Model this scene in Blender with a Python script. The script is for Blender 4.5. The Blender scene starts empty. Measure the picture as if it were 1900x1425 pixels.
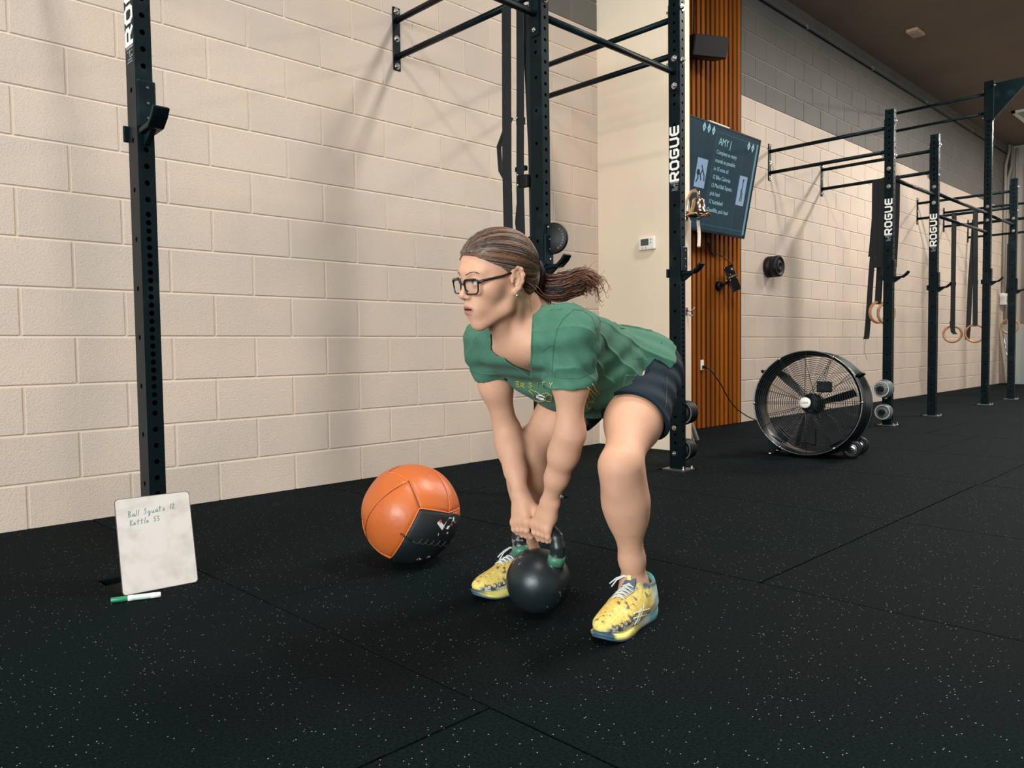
import bpy, math, random
import numpy as np
from mathutils import Vector, Matrix
random.seed(7)
S = bpy.context.scene
COL = S.collection
V = Vector
# ------------------------------------------------------------------ camera
cam_d = bpy.data.cameras.new('camera'); cam = bpy.data.objects.new('camera', cam_d); COL.objects.link(cam)
CP = V((-0.80416, -3.67938, 0.72331)); YAW, PIT, ROL, FPX = 0.777387, -0.046333, -0.0125655, 1440.556
fwd = V((math.sin(YAW)*math.cos(PIT), math.cos(YAW)*math.cos(PIT), math.sin(PIT)))
rt = V((math.cos(YAW), -math.sin(YAW), 0)); up = rt.cross(fwd)
rt2 = math.cos(ROL)*rt + math.sin(ROL)*up; up2 = -math.sin(ROL)*rt + math.cos(ROL)*up
M = Matrix((rt2, up2, -fwd)).transposed().to_4x4(); M.translation = CP
cam.matrix_world = M
cam_d.sensor_width = 36; cam_d.lens = FPX/1900*36; cam_d.clip_start = .05; cam_d.clip_end = 200
S.camera = cam
# ------------------------------------------------------------------ light and exposure
W = bpy.data.worlds.new('world'); S.world = W; W.use_nodes = True
bg = W.node_tree.nodes['Background']; bg.inputs[0].default_value = (.93, .96, 1, 1); bg.inputs[1].default_value = .20
def area(name, loc, target, sx, sy, power, col):
    l = bpy.data.lights.new(name, 'AREA'); l.shape = 'RECTANGLE'; l.size = sx; l.size_y = sy; l.energy = power; l.color = col
    o = bpy.data.objects.new(name, l); COL.objects.link(o); o.location = loc
    o.rotation_euler = (V(target)-V(loc)).to_track_quat('-Z', 'Y').to_euler(); return o
area('front_fill_light', (-1.5, -9.5, 2.0), (1.5, 0, 1.0), 7.0, 3.0, 30, (1, .97, .93))  # weak added fill from behind the camera, no window stands there
area('window_light_left', (-6.5, -4.5, 1.9), (1.5, -1.2, 1.0), 4.0, 2.8, 760, (.90, .97, 1))
area('right_fill_light', (9.0, -9.5, 2.0), (9.0, 0, 1.2), 9.0, 3.0, 110, (1, .97, .93))  # fill added to brighten the right part of the block wall, not a window
for lx, ly, pw in ((-.1, -3.0, 80), (2.7, -3.0, 140), (5.6, -2.6, 100), (9.2, -2.5, 235), (13, -2.6, 190)):
    area('ceiling_lamp_light', (lx, ly, 4.05), (lx, ly, 0), .3, 1.2, pw, (1, .95, .88))
S.view_settings.view_transform = 'Standard'; S.view_settings.look = 'None'
S.view_settings.exposure = 0.06; S.view_settings.gamma = 1; S.view_settings.use_curve_mapping = False
# ------------------------------------------------------------------ materials
def lin(r, g, b):
    f = lambda c: (c/255/12.92) if c/255 <= .04045 else ((c/255+.055)/1.055)**2.4
    return (f(r), f(g), f(b), 1)
def mat(name, col, rough=.5, metal=0, spec=.5, bump=None, var=None, emit=None, coat=0, rnd=0):
    """bump=(scale, strength, distance) var=(scale, colour2, lo, hi) on position space"""
    m = bpy.data.materials.new(name); m.use_nodes = True; nt = m.node_tree; b = nt.nodes['Principled BSDF']
    b.inputs['Base Color'].default_value = col; b.inputs['Roughness'].default_value = rough
    b.inputs['Metallic'].default_value = metal; b.inputs['Specular IOR Level'].default_value = spec
    b.inputs['Coat Weight'].default_value = coat
    L = nt.links.new; N = nt.nodes.new
    pos = None
    if bump or var: pos = N('ShaderNodeTexCoord').outputs['Object']
    out = None
    if var:
        n = N('ShaderNodeTexNoise'); n.inputs['Scale'].default_value = var[0]; n.inputs['Detail'].default_value = 4
        L(pos, n.inputs['Vector']); mr = N('ShaderNodeMapRange'); mr.inputs[1].default_value = var[2]; mr.inputs[2].default_value = var[3]
        L(n.outputs[0], mr.inputs[0]); mx = N('ShaderNodeMix'); mx.data_type = 'RGBA'
        mx.inputs[6].default_value = col; mx.inputs[7].default_value = var[1]; L(mr.outputs[0], mx.inputs[0]); out = mx.outputs[2]
    if rnd:
        oi = N('ShaderNodeObjectInfo'); hs = N('ShaderNodeHueSaturation'); mr = N('ShaderNodeMapRange')
        mr.inputs[3].default_value = 1-rnd; mr.inputs[4].default_value = 1+rnd; L(oi.outputs['Random'], mr.inputs[0])
        L(mr.outputs[0], hs.inputs['Value']); hs.inputs['Color'].default_value = col
        if out: L(out, hs.inputs['Color'])
        out = hs.outputs[0]
    if out: L(out, b.inputs['Base Color'])
    if bump:
        n = N('ShaderNodeTexNoise'); n.inputs['Scale'].default_value = bump[0]; n.inputs['Detail'].default_value = 3
        L(pos, n.inputs['Vector']); bp = N('ShaderNodeBump'); bp.inputs['Strength'].default_value = bump[1]; bp.inputs['Distance'].default_value = bump[2]
        L(n.outputs[0], bp.inputs['Height']); L(bp.outputs[0], b.inputs['Normal'])
    if emit:
        b.inputs['Emission Color'].default_value = emit[0]; b.inputs['Emission Strength'].default_value = emit[1]
    return m
def blockmat(name, col, col2):
    m = bpy.data.materials.new(name); m.use_nodes = True; nt = m.node_tree; b = nt.nodes['Principled BSDF']; L = nt.links.new; N = nt.nodes.new
    g = N('ShaderNodeNewGeometry'); pos = g.outputs['Position']
    n1 = N('ShaderNodeTexNoise'); n1.inputs['Scale'].default_value = 2.2; n1.inputs['Detail'].default_value = 3; L(pos, n1.inputs['Vector'])
    mr = N('ShaderNodeMapRange'); mr.inputs[1].default_value = .35; mr.inputs[2].default_value = .68; L(n1.outputs[0], mr.inputs[0])
    mx = N('ShaderNodeMix'); mx.data_type = 'RGBA'; mx.inputs[6].default_value = col; mx.inputs[7].default_value = col2; L(mr.outputs[0], mx.inputs[0])
    oi = N('ShaderNodeObjectInfo'); hs = N('ShaderNodeHueSaturation'); m2 = N('ShaderNodeMapRange'); m2.inputs[3].default_value = .965; m2.inputs[4].default_value = 1.035
    L(oi.outputs['Random'], m2.inputs[0]); L(m2.outputs[0], hs.inputs['Value']); L(mx.outputs[2], hs.inputs['Color']); L(hs.outputs[0], b.inputs['Base Color'])
    b.inputs['Roughness'].default_value = .55; b.inputs['Specular IOR Level'].default_value = .35
    n2 = N('ShaderNodeTexNoise'); n2.inputs['Scale'].default_value = 115; n2.inputs['Detail'].default_value = 5; n2.inputs['Roughness'].default_value = .6; L(pos, n2.inputs['Vector'])
    n3 = N('ShaderNodeTexVoronoi'); n3.inputs['Scale'].default_value = 170; L(pos, n3.inputs['Vector'])
    m3 = N('ShaderNodeMapRange'); m3.inputs[1].default_value = .0; m3.inputs[2].default_value = .35; L(n3.outputs['Distance'], m3.inputs[0])
    mu = N('ShaderNodeMath'); mu.operation = 'MULTIPLY_ADD'; L(m3.outputs[0], mu.inputs[0]); mu.inputs[1].default_value = .35; L(n2.outputs[0], mu.inputs[2])
    bp = N('ShaderNodeBump'); bp.inputs['Strength'].default_value = .75; bp.inputs['Distance'].default_value = .0042; L(mu.outputs[0], bp.inputs['Height']); L(bp.outputs[0], b.inputs['Normal'])
    return m
def matmat(name):
    m = bpy.data.materials.new(name); m.use_nodes = True; nt = m.node_tree; b = nt.nodes['Principled BSDF']; L = nt.links.new; N = nt.nodes.new
    g = N('ShaderNodeNewGeometry'); pos = g.outputs['Position']
    v = N('ShaderNodeTexVoronoi'); v.inputs['Scale'].default_value = 190; L(pos, v.inputs['Vector'])
    nv = N('ShaderNodeTexNoise'); nv.inputs['Scale'].default_value = 300; L(pos, nv.inputs['Vector'])
    lt = N('ShaderNodeMath'); lt.operation = 'LESS_THAN'; L(v.outputs['Distance'], lt.inputs[0]); lt.inputs[1].default_value = .24
    sp = N('ShaderNodeSeparateColor'); L(v.outputs['Color'], sp.inputs[0])
    gt = N('ShaderNodeMath'); gt.operation = 'GREATER_THAN'; L(sp.outputs[0], gt.inputs[0]); gt.inputs[1].default_value = .958
    an = N('ShaderNodeMath'); an.operation = 'MULTIPLY'; L(lt.outputs[0], an.inputs[0]); L(gt.outputs[0], an.inputs[1])
    n2 = N('ShaderNodeTexNoise'); n2.inputs['Scale'].default_value = .9; n2.inputs['Detail'].default_value = 3; L(pos, n2.inputs['Vector'])
    mr = N('ShaderNodeMapRange'); mr.inputs[1].default_value = .35; mr.inputs[2].default_value = .7; L(n2.outputs[0], mr.inputs[0])
    m0 = N('ShaderNodeMix'); m0.data_type = 'RGBA'; m0.inputs[6].default_value = (.0030, .0066, .0076, 1); m0.inputs[7].default_value = (.0044, .0066, .0068, 1); L(mr.outputs[0], m0.inputs[0])
    n5 = N('ShaderNodeTexNoise'); n5.inputs['Scale'].default_value = 160; n5.inputs['Detail'].default_value = 2; L(pos, n5.inputs['Vector'])
    hs = N('ShaderNodeHueSaturation'); L(m0.outputs[2], hs.inputs['Color']); m5 = N('ShaderNodeMapRange'); m5.inputs[1].default_value = .3; m5.inputs[2].default_value = .7; m5.inputs[3].default_value = .5; m5.inputs[4].default_value = 1.7
    L(n5.outputs[0], m5.inputs[0]); L(m5.outputs[0], hs.inputs['Value'])
    mx = N('ShaderNodeMix'); mx.data_type = 'RGBA'; L(hs.outputs[0], mx.inputs[6]); mx.inputs[7].default_value = (.33, .36, .34, 1); L(an.outputs[0], mx.inputs[0])
    L(mx.outputs[2], b.inputs['Base Color']); b.inputs['Roughness'].default_value = .8; b.inputs['Specular IOR Level'].default_value = .03
    n3 = N('ShaderNodeTexNoise'); n3.inputs['Scale'].default_value = 240; n3.inputs['Detail'].default_value = 3; L(pos, n3.inputs['Vector'])
    bp = N('ShaderNodeBump'); bp.inputs['Strength'].default_value = .7; bp.inputs['Distance'].default_value = .002; L(n3.outputs[0], bp.inputs['Height']); L(bp.outputs[0], b.inputs['Normal'])
    return m
M_block = blockmat('cream_block_paint', lin(198, 180, 163), lin(188, 174, 161))
M_blockg = blockmat('grey_block_paint', lin(96, 93, 86), lin(90, 88, 83))
M_joint = mat('cream_joint_paint', lin(212, 194, 174), .5)
M_jointg = mat('grey_joint_paint', lin(116, 110, 99), .5)
M_mat = matmat('speckled_rubber')
M_pit = mat('concrete_pit', lin(60, 58, 54), .9)
M_under = mat('black_underlay', (.004, .005, .005, 1), .9)
M_ceil = mat('ceiling_paint', lin(118, 100, 84), .8, var=(1.5, lin(108, 94, 82), .35, .65))
M_dry = mat('cream_drywall', lin(232, 216, 190), .6, var=(3, lin(226, 209, 187), .3, .7), bump=(60, .1, .002))
M_dryend = mat('corner_paint', lin(214, 192, 170), .6)
M_steel = mat('black_powder_coat', (.0022, .0072, .0088, 1), .38, spec=.12, bump=(90, .15, .001), var=(9, (.009, .020, .024, 1), .55, .8))
M_black = mat('plain_black', (.003, .0034, .0038, 1), .5, spec=.3)
M_blk2 = mat('matt_black_web', (.004, .0065, .007, 1), .85)
M_bolt = mat('zinc_bolt', lin(205, 205, 200), .22, 1)
M_chrome = mat('chrome', lin(190, 195, 195), .15, 1)
M_white = mat('white_print', lin(226, 224, 218), .5)
M_wood = mat('ash_ring_wood', lin(176, 124, 84), .4, var=(14, lin(150, 100, 64), .35, .65))
M_plastic_w = mat('white_plastic', lin(232, 228, 220), .4)
M_grey = mat('grey_print', lin(120, 124, 124), .5)
M_greypl = mat('grey_plate_paint', lin(88, 98, 102), .45, bump=(80, .2, .001))
# ------------------------------------------------------------------ mesh helpers
class MB:
    def __init__(s, T=None): s.v = []; s.f = []; s.T = T; s.sm = []
    def add(s, vs, fs, smooth=False):
        o = len(s.v)
        if s.T is not None: vs = [s.T @ V(p) for p in vs]
        s.v += [tuple(p) for p in vs]; s.f += [tuple(i+o for i in f) for f in fs]; s.sm += [smooth]*len(fs); return s
    def box(s, x0, x1, y0, y1, z0, z1):
        return s.add([(x0,y0,z0),(x1,y0,z0),(x1,y1,z0),(x0,y1,z0),(x0,y0,z1),(x1,y0,z1),(x1,y1,z1),(x0,y1,z1)],
                     [(3,2,1,0),(4,5,6,7),(0,1,5,4),(1,2,6,5),(2,3,7,6),(3,0,4,7)])
    def obox(s, c, ax, h):
        c = V(c); a = [V(q).normalized()*k for q, k in zip(ax, h)]
        vs = [c+a[0]*i+a[1]*j+a[2]*k for k in (-1,1) for i, j in ((-1,-1),(1,-1),(1,1),(-1,1))]
        return s.add(vs, [(3,2,1,0),(4,5,6,7),(0,1,5,4),(1,2,6,5),(2,3,7,6),(3,0,4,7)])
    def tube(s, pts, r, n=10, closed=False, caps=True, smooth=True, flat=1.0, up=None):
        pts = [V(p) for p in pts]; m = len(pts); rs = r if isinstance(r, (list, tuple)) else [r]*m
        vs = []; prev = None
        for i, p in enumerate(pts):
            if closed: t = pts[(i+1) % m]-pts[i-1]
            else: t = pts[min(i+1, m-1)]-pts[max(i-1, 0)]
            t.normalize()
            if prev is None:
                ref = V(up) if up else (V((0,0,1)) if abs(t.z) < .9 else V((1,0,0)))
                a = (ref-t*ref.dot(t)).normalized()
            else: a = (prev-t*prev.dot(t)).normalized()
            prev = a; b = t.cross(a)
            for k in range(n):
                q = 2*math.pi*k/n; vs.append(p+a*math.cos(q)*rs[i]+b*math.sin(q)*rs[i]*flat)
        fs = []
        for i in range(m if closed else m-1):
            j = (i+1) % m
            for k in range(n): fs.append((i*n+k, i*n+(k+1) % n, j*n+(k+1) % n, j*n+k))
        if not closed and caps: fs += [tuple(range(n))[::-1], tuple(range((m-1)*n, m*n))]
        s.add(vs, fs, smooth)
        if not closed and caps: s.sm[-1] = s.sm[-2] = False
        return s
    def cyl(s, p0, p1, r0, r1=None, n=16, smooth=True): return s.tube([p0, p1], [r0, r0 if r1 is None else r1], n, smooth=smooth)
    def lathe(s, prof, c=(0,0,0), ax=(0,0,1), n=24, smooth=True):
        ax = V(ax).normalized(); ref = V((0,0,1)) if abs(ax.z) < .9 else V((1,0,0)); a = (ref-ax*ref.dot(ax)).normalized(); b = ax.cross(a); c = V(c)
        vs = [c+ax*z+(a*math.cos(2*math.pi*k/n)+b*math.sin(2*math.pi*k/n))*r for r, z in prof for k in range(n)]
        fs = [(i*n+k, i*n+(k+1) % n, (i+1)*n+(k+1) % n, (i+1)*n+k) for i in range(len(prof)-1) for k in range(n)]
        if prof[0][0] > 1e-6: pass
        return s.add(vs, fs, smooth)
    def prism(s, poly, o, u, w, d):
        """2-D poly on axes u, w extruded by vector d"""
        o = V(o); u = V(u); w = V(w); d = V(d); n = len(poly)
        vs = [o+u*a+w*b for a, b in poly]+[o+u*a+w*b+d for a, b in poly]
        return s.add(vs, [tuple(range(n))[::-1], tuple(range(n, 2*n))]+[(i, (i+1) % n, n+(i+1) % n, n+i) for i in range(n)])
    def ribbon(s, pts, wdir, w, t):
        """flat webbing: pts path, wdir width direction, w width, t thickness"""
        pts = [V(p) for p in pts]; wd = V(wdir).normalized(); vs = []; m = len(pts)
        for i, p in enumerate(pts):
            tg = (pts[min(i+1, m-1)]-pts[max(i-1, 0)]).normalized(); nn = tg.cross(wd).normalized()
            for a, b in ((-1,-1),(1,-1),(1,1),(-1,1)): vs.append(p+wd*a*w/2+nn*b*t/2)
        fs = [(i*4+k, i*4+(k+1) % 4, (i+1)*4+(k+1) % 4, (i+1)*4+k) for i in range(m-1) for k in range(4)]+[(3,2,1,0), tuple(range(m*4-4, m*4))]
        return s.add(vs, fs)
    def strokes(s, lines, w, o, u, vv, nrm, t):
        o = V(o); u = V(u); vv = V(vv); nrm = V(nrm)
        kk = 0
        for ln in lines:
            for (a, b), (c, d) in zip(ln, ln[1:]):
                kk += 1
                q = V((c-a, d-b)); l = q.length
                if l < 1e-9: continue
                q /= l; p = V((-q.y, q.x))*w/2; e = q*w*.42
                P = [V((a, b))-e-p, V((c, d))+e-p, V((c, d))+e+p, V((a, b))-e+p]
                s.prism([(x.x, x.y) for x in P], o, u, vv, nrm*t*(1+.09*kk))
        return s
    def mesh(s, name, m):
        me = bpy.data.meshes.new(name); me.from_pydata(s.v, [], s.f); me.materials.append(m)
        if any(s.sm): me.polygons.foreach_set('use_smooth', s.sm)
        me.update(); return me
    def build(s, name, m, parent=None, bevel=0, seg=2):
        me = s.mesh(name, m); return link(name, me, parent, bevel, seg)
def fixn(me):
    import bmesh
    b = bmesh.new(); b.from_mesh(me); bmesh.ops.recalc_face_normals(b, faces=b.faces); b.to_mesh(me); b.free()
def link(name, me, parent=None, bevel=0, seg=2):
    o = bpy.data.objects.new(name, me); COL.objects.link(o)
    if parent:
        o.parent = parent
        if not parent.parent: o.matrix_parent_inverse = Matrix.Translation(-parent.location)
    if bevel:
        md = o.modifiers.new('bevel', 'BEVEL'); md.width = bevel; md.segments = seg; md.limit_method = 'ANGLE'; md.angle_limit = .6
    return o
def thing(name, label, cat, loc=(0,0,0), group=None):
    """an empty; parts are built in world coordinates and keep them"""
    o = bpy.data.objects.new(name, None); COL.objects.link(o); o.location = loc; o.empty_display_size = .05
    o['label'] = label; o['category'] = cat
    if group: o['group'] = group
    return o
def tag(o, label, cat, group=None):
    o['label'] = label; o['category'] = cat
    if group: o['group'] = group
    return o
def struct(o): o['kind'] = 'structure'; return o
def dup(root, loc=None, label=None, rotz=None):
    r = root.copy(); COL.objects.link(r)
    if loc is not None: r.location = loc
    if rotz is not None: r.rotation_euler = (0, 0, rotz)
    if label: r['label'] = label
    for ch in list(root.children):
        c = ch.copy(); COL.objects.link(c); c.parent = r
        for g in ch.children:
            d = g.copy(); COL.objects.link(d); d.parent = c
    return r
def text(body, size, o, u, vv, m, name, parent, ext=.0006, xs=1.0, align='LEFT'):
    c = bpy.data.curves.new('t', 'FONT'); c.body = body; c.size = size; c.extrude = ext; c.align_x = align; c.resolution_u = 3
    t = bpy.data.objects.new('t', c); COL.objects.link(t); dg = bpy.context.evaluated_depsgraph_get(); dg.update()
    me = bpy.data.meshes.new_from_object(t.evaluated_get(dg)); bpy.data.objects.remove(t)
    u = V(u).normalized(); vv = V(vv).normalized(); n = u.cross(vv)
    Mx = Matrix((u*xs, vv, n)).transposed().to_4x4(); Mx.translation = V(o); me.transform(Mx)
    me.materials.clear(); me.materials.append(m); return link(name, me, parent)
# ------------------------------------------------------------------ floor of rubber mats
BW, CH, Z0 = .4064, .2032, -.018
mb = MB(); mb.box(-7, 15.3, -9.6, .2, -.3, -.02); floor = struct(mb.build('floor', M_under))
PX = {'a': .075, 'b': 1.890, 'c': 3.040, 'd': 6.340, 'e': 7.519, 'f': 9.356, 'g': 10.50}
PY = -1.165                                                        # outer face of every upright
HOLE = [(x-.06, x+.11, PY-.055, PY+.13) for x in PX.values()]
HOLE[0] = (.075-.115, .075+.075, PY-.03, PY+.15)
xs = [.235+1.13*i for i in range(-7, 14)]
for i, (xa, xb) in enumerate(zip(xs, xs[1:])):
    off = [-1.59, -2.54, -.72, -1.95][i % 4] if not (xa > .2 and xa < .3) else -1.59
    if 1.3 < xa < 1.4: off = -2.54
    ys = sorted({-9.5, 0.0} | {off+1.83*k for k in range(-5, 3) if -9.4 < off+1.83*k < -.05})
    for ya, yb in zip(ys, ys[1:]):
        g = .0022; X0, X1, Y0, Y1 = xa+g, min(xb, 15.2)-g, ya+g, (yb-g if yb < 0 else .03)
        if X1 <= X0: continue
        mb = MB(); hs = [h for h in HOLE if h[0] < X1 and h[1] > X0 and h[2] < Y1 and h[3] > Y0]
        if not hs: mb.box(X0, X1, Y0, Y1, -.018, 0)
        else:
            cx = sorted({X0, X1} | {min(max(q, X0), X1) for h in hs for q in h[:2]}); cy = sorted({Y0, Y1} | {min(max(q, Y0), Y1) for h in hs for q in h[2:]})
            for a, b in zip(cx, cx[1:]):
                for c, d in zip(cy, cy[1:]):
                    if any(h[0]-1e-6 < (a+b)/2 < h[1]+1e-6 and h[2] < (c+d)/2 < h[3] for h in hs): continue
                    mb.box(a, b, c, d, -.018, 0)
        mb.build('rubber_mat', M_mat, floor, bevel=0 if hs else .0018, seg=1)
# ------------------------------------------------------------------ block wall
mb = MB(); mb.box(-3.2, 15.3, .0055, .2, -.1, 4.3); wall = struct(mb.build('wall_back', M_joint))
mb = MB(); mb.box(-3.2, 15.3, .0045, .0057, 15*CH+Z0+.002, 4.29); struct(mb.build('trim_1', M_jointg, wall)); wall.children[0].name = 'grey_joint_band'
del wall.children[0]['kind']
def block_mb(x0, x1, z0, z1, rec=None):
    j = .0045; bv = .003; a, b, c, d = x0+j, x1-j, z0+j, z1-j; y = .0
    vs = [(a, .0056, c), (b, .0056, c), (b, .0056, d), (a, .0056, d), (a, y+bv, c), (b, y+bv, c), (b, y+bv, d), (a, y+bv, d),
          (a+bv, y, c+bv), (b-bv, y, c+bv), (b-bv, y, d-bv), (a+bv, y, d-bv)]
    fs = [(8,9,10,11)]+[(i, (i+1) % 4, 4+(i+1) % 4, 4+i) for i in range(4)]+[(4+i, 4+(i+1) % 4, 8+(i+1) % 4, 8+i) for i in range(4)]
    return vs, fs
protos = {}
cand = []
for k in range(0, 21):
    par = 1 if k % 2 == 1 else 0                                  # odd courses: joints at odd half blocks
    for u in range(-16+par, 76, 2):
        x0 = u*BW/2; cand.append((x0, x0+BW, Z0+k*CH, k))
def inview(x, z):
    d = V((x, 0, z))-CP; q = d.dot(fwd)
    if q < .1: return None
    px = 950+FPX*d.dot(rt2)/q; py = 712.5-FPX*d.dot(up2)/q
    return (q if -60 < px < 1960 and -40 < py < 1100 else None)
ind = []; rest = []
for c in cand:
    if 3.74 < c[0] < 4.6: rest.append(c); continue                # behind the partition
    if c[0] > 15.2: continue
    q = inview(c[0]+.2, c[2]+.1)
    if q is None: rest.append(c)
    else: ind.append((q, c))
ind.sort(key=lambda t: t[0]); sel = [c for q, c in ind[:298]]; rest += [c for q, c in ind[298:]]
for x0, x1, z, k in sel:
    key = k >= 15
    if key not in protos:
        vs, fs = block_mb(0, BW, 0, CH); m_ = MB(); m_.add(vs, fs); protos[key] = m_.mesh('block', M_blockg if key else M_block)
    o = link('block', protos[key], wall); o.location = (x0, random.uniform(-.0006, .0006), z)
for grey in (False, True):
    mb = MB()
    for x0, x1, z, k in rest:
        if (k >= 15) != grey: continue
        vs, fs = block_mb(x0, x1, z, z+CH); mb.add(vs, fs)
    o = mb.build('block_courses', M_blockg if grey else M_block, wall); o['kind'] = 'stuff'
# ceiling, partition, far wall, side and front walls
struct(MB().box(-7, 15.4, -9.7, .2, 4.15, 4.3).build('ceiling', M_ceil))
struct(MB().box(15.2, 15.35, -9.6, .0, -.05, 4.15).build('wall_right', mat('far_wall_paint', lin(176, 168, 156), .7)))
part = struct(MB().box(3.735, 3.838, -.72, .006, -.01, 4.15).build('wall_middle', M_dry, bevel=.004))
MB().box(3.738, 3.852, -.7215, -.62, -.01, 1.585).build('corner_guard', M_dryend, part, bevel=.003)
cb = thing('ceiling_cable', 'thin black cable clipped along the top of the block wall', 'cable', (5.8, -.012, 3.99))
MB().tube([(-3, -.014, 3.99), (3.73, -.014, 3.99)], .009, 8).build('cable_run', M_black, cb)
MB().tube([(5.79, -.014, 3.985), (15.19, -.014, 3.985)], .009, 8).build('cable_run', M_black, cb)
for x in (7.15, 8.9, 10.8, 12.9): MB().box(x-.012, x+.012, -.026, -.002, 3.975, 4.02).build('cable_clip', M_jointg, cb)
# ------------------------------------------------------------------ pull-up rigs
ROGUE = {'R': [[(0,0),(0,1),(.8,1),(1,.85),(1,.58),(.8,.42),(0,.42)], [(.5,.42),(1,0)]],
 'O': [[(.2,0),(.8,0),(1,.22),(1,.78),(.8,1),(.2,1),(0,.78),(0,.22),(.2,0)]],
 'G': [[(1,.98),(.2,1),(0,.78),(0,.22),(.2,0),(.8,0),(1,.18),(1,.5),(.5,.5)]],
 'U': [[(0,1),(0,.22),(.2,0),(.8,0),(1,.22),(1,1)]],
 'E': [[(1,1),(.2,1),(0,.78),(0,.22),(.2,0),(1,0)], [(0,.5),(1,.5)]]}
def holed(mb, o, u, n, w, z0, z1, holes, r, off=0):
    """vertical face with round holes: o bottom-left corner, u along width, n outward normal"""
    o = V(o); u = V(u); n = V(n); z = V((0,0,1)); N = 10
    hs = sorted(h for h in holes if z0+r*1.6 < h < z1-r*1.6); cur = z0
    def quad(a, b): mb.add([o+z*a, o+u*w+z*a, o+u*w+z*b, o+z*b], [(0,1,2,3)])
    for i, h in enumerate(hs):
        half = min(.0126, (h-cur) if i == 0 else (h-hs[i-1])/2, .0126)
        lo, hi = h-half, h+min(.0126, (hs[i+1]-h)/2 if i+1 < len(hs) else .0126)
        if lo > cur+1e-6: quad(cur, lo)
        cx = w/2+off; rim = []
        for k in range(N):
            q = 2*math.pi*(k+.5)/N; rim.append((cx+r*math.cos(q), h+r*math.sin(q)))
        cor = []
        for k in range(N):
            q = 2*math.pi*(k+.5)/N; c, s_ = math.cos(q), math.sin(q)
            t = min(((w-cx) if c > 0 else cx)/max(abs(c), 1e-6), ((hi-h) if s_ > 0 else (h-lo))/max(abs(s_), 1e-6)); cor.append((cx+c*t, h+s_*t))
        P = lambda a, d=0: o+u*a[0]+z*a[1]-n*d
        vs = [P(a) for a in rim]+[P(a) for a in cor]+[P(a, .004) for a in rim]
        fs = [(N+k, N+(k+1) % N, (k+1) % N, k) for k in range(N)]+[(k, (k+1) % N, 2*N+(k+1) % N, 2*N+k) for k in range(N)]
        # the four cell corners
        for (ca, cb) in ((0, lo), (w, lo), (w, hi), (0, hi)):
            q = math.atan2(cb-h, ca-cx) % (2*math.pi); k = int((q/(2*math.pi)*N-.5) % N); vs.append(P((ca, cb))); fs.append((N+k, len(vs)-1, N+(k+1) % N))
        mb.add(vs, fs); cur = hi
    if cur < z1: quad(cur, z1)
side6 = [.10+.0508*i for i in range(5)]+[.1524*i+.46 for i in range(11)]+[2.10+.0508*i for i in range(60)]
front2 = [.07+.0508*i for i in range(10)]+[.56+.0254*i for i in range(24)]+[1.19+.0508*i for i in range(80)]
def post_mb(x, H):
    mb = MB(); w, d = .0508, .0762
    holed(mb, (x, PY+d, .006), (0,-1,0), (-1,0,0), d, 0, H, side6, .0085)     # -X face
    holed(mb, (x, PY, .006), (1,0,0), (0,-1,0), w, 0, H, front2, .0085)       # -Y face
    mb.add([(x+w,PY,.006),(x+w,PY+d,.006),(x+w,PY+d,H),(x+w,PY,H),(x,PY+d,.006),(x,PY+d,H),(x,PY,H)], [(0,1,2,3),(1,4,5,2),(6,3,2,5)])
    return mb
def bolt_mb(mb, p, n, r=.0125, washer=.019):
    n = V(n); p = V(p)
    mb.cyl(p, p+n*.003, washer, n=16); mb.cyl(p+n*.003, p+n*.011, r, r*.92, n=6, smooth=False); mb.cyl(p+n*.011, p+n*.017, r*.55, r*.5, n=10); return mb
def bolt(parent, p, n, s=1.0): return bolt_mb(MB(), p, n, .0125*s, .019*s).build('bolt', M_bolt, parent)
def logo(post, x, z0, L=.325):
    mb = MB(); lw = L/5*.80; gap = L/5
    for i, ch in enumerate('ROGUE'):
        a = z0+i*gap
        lines = [[(a+.006+p*(lw-.010), -.026+q*.052) for p, q in ln] for ln in ROGUE[ch]]
        mb.strokes(lines, .0130, (x-.0004, PY+.0381, 0), (0,0,1), (0,1,0), (-1,0,0), .0009)
    mb.build('printed_logo', M_white, post)
    mb = MB()
    for (a, b, c, d) in ((-.010,-.001,-.028,.028), (-.028,-.014,-.006,.006), (-.036,-.031,-.026,.002), (-.044,-.040,-.020,.016), (-.052,-.048,-.022,.020), (-.020,-.016,-.024,-.012), (-.020,-.016,.010,.020)):
        mb.add([(x-.0008, PY+.0381+c, z0+a), (x-.0008, PY+.0381+d, z0+a), (x-.0008, PY+.0381+d, z0+b), (x-.0008, PY+.0381+c, z0+b)], [(0,1,2,3)])
    mb.build('printed_mark', M_grey, post)
def base_plate(rig, x, dx=0):
    MB().box(x-.03+dx, x+.085+dx, PY-.04, PY+.11, -.012, .006).build('base_plate', mat('worn_steel', lin(120, 122, 120), .35, .9) if 'worn_steel' not in bpy.data.materials else bpy.data.materials['worn_steel'], rig, bevel=.003)
    for sx, sy in ((-.018, -.028), (.072, -.028)): bolt(rig, (x+sx+dx, PY+sy, .006), (0,0,1), .55)
def upright(rig, key, H=2.743, lg=False):
    x = PX[key]; p = post_mb(x, H).build('post', M_steel, rig); base_plate(rig, x)
    for z in (.095, .245): 
        if key in 'bcd': bolt(p, (x, PY+.045, z), (-1,0,0), .75)
    if lg: logo(p, x, 1.668)
    return p
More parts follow.
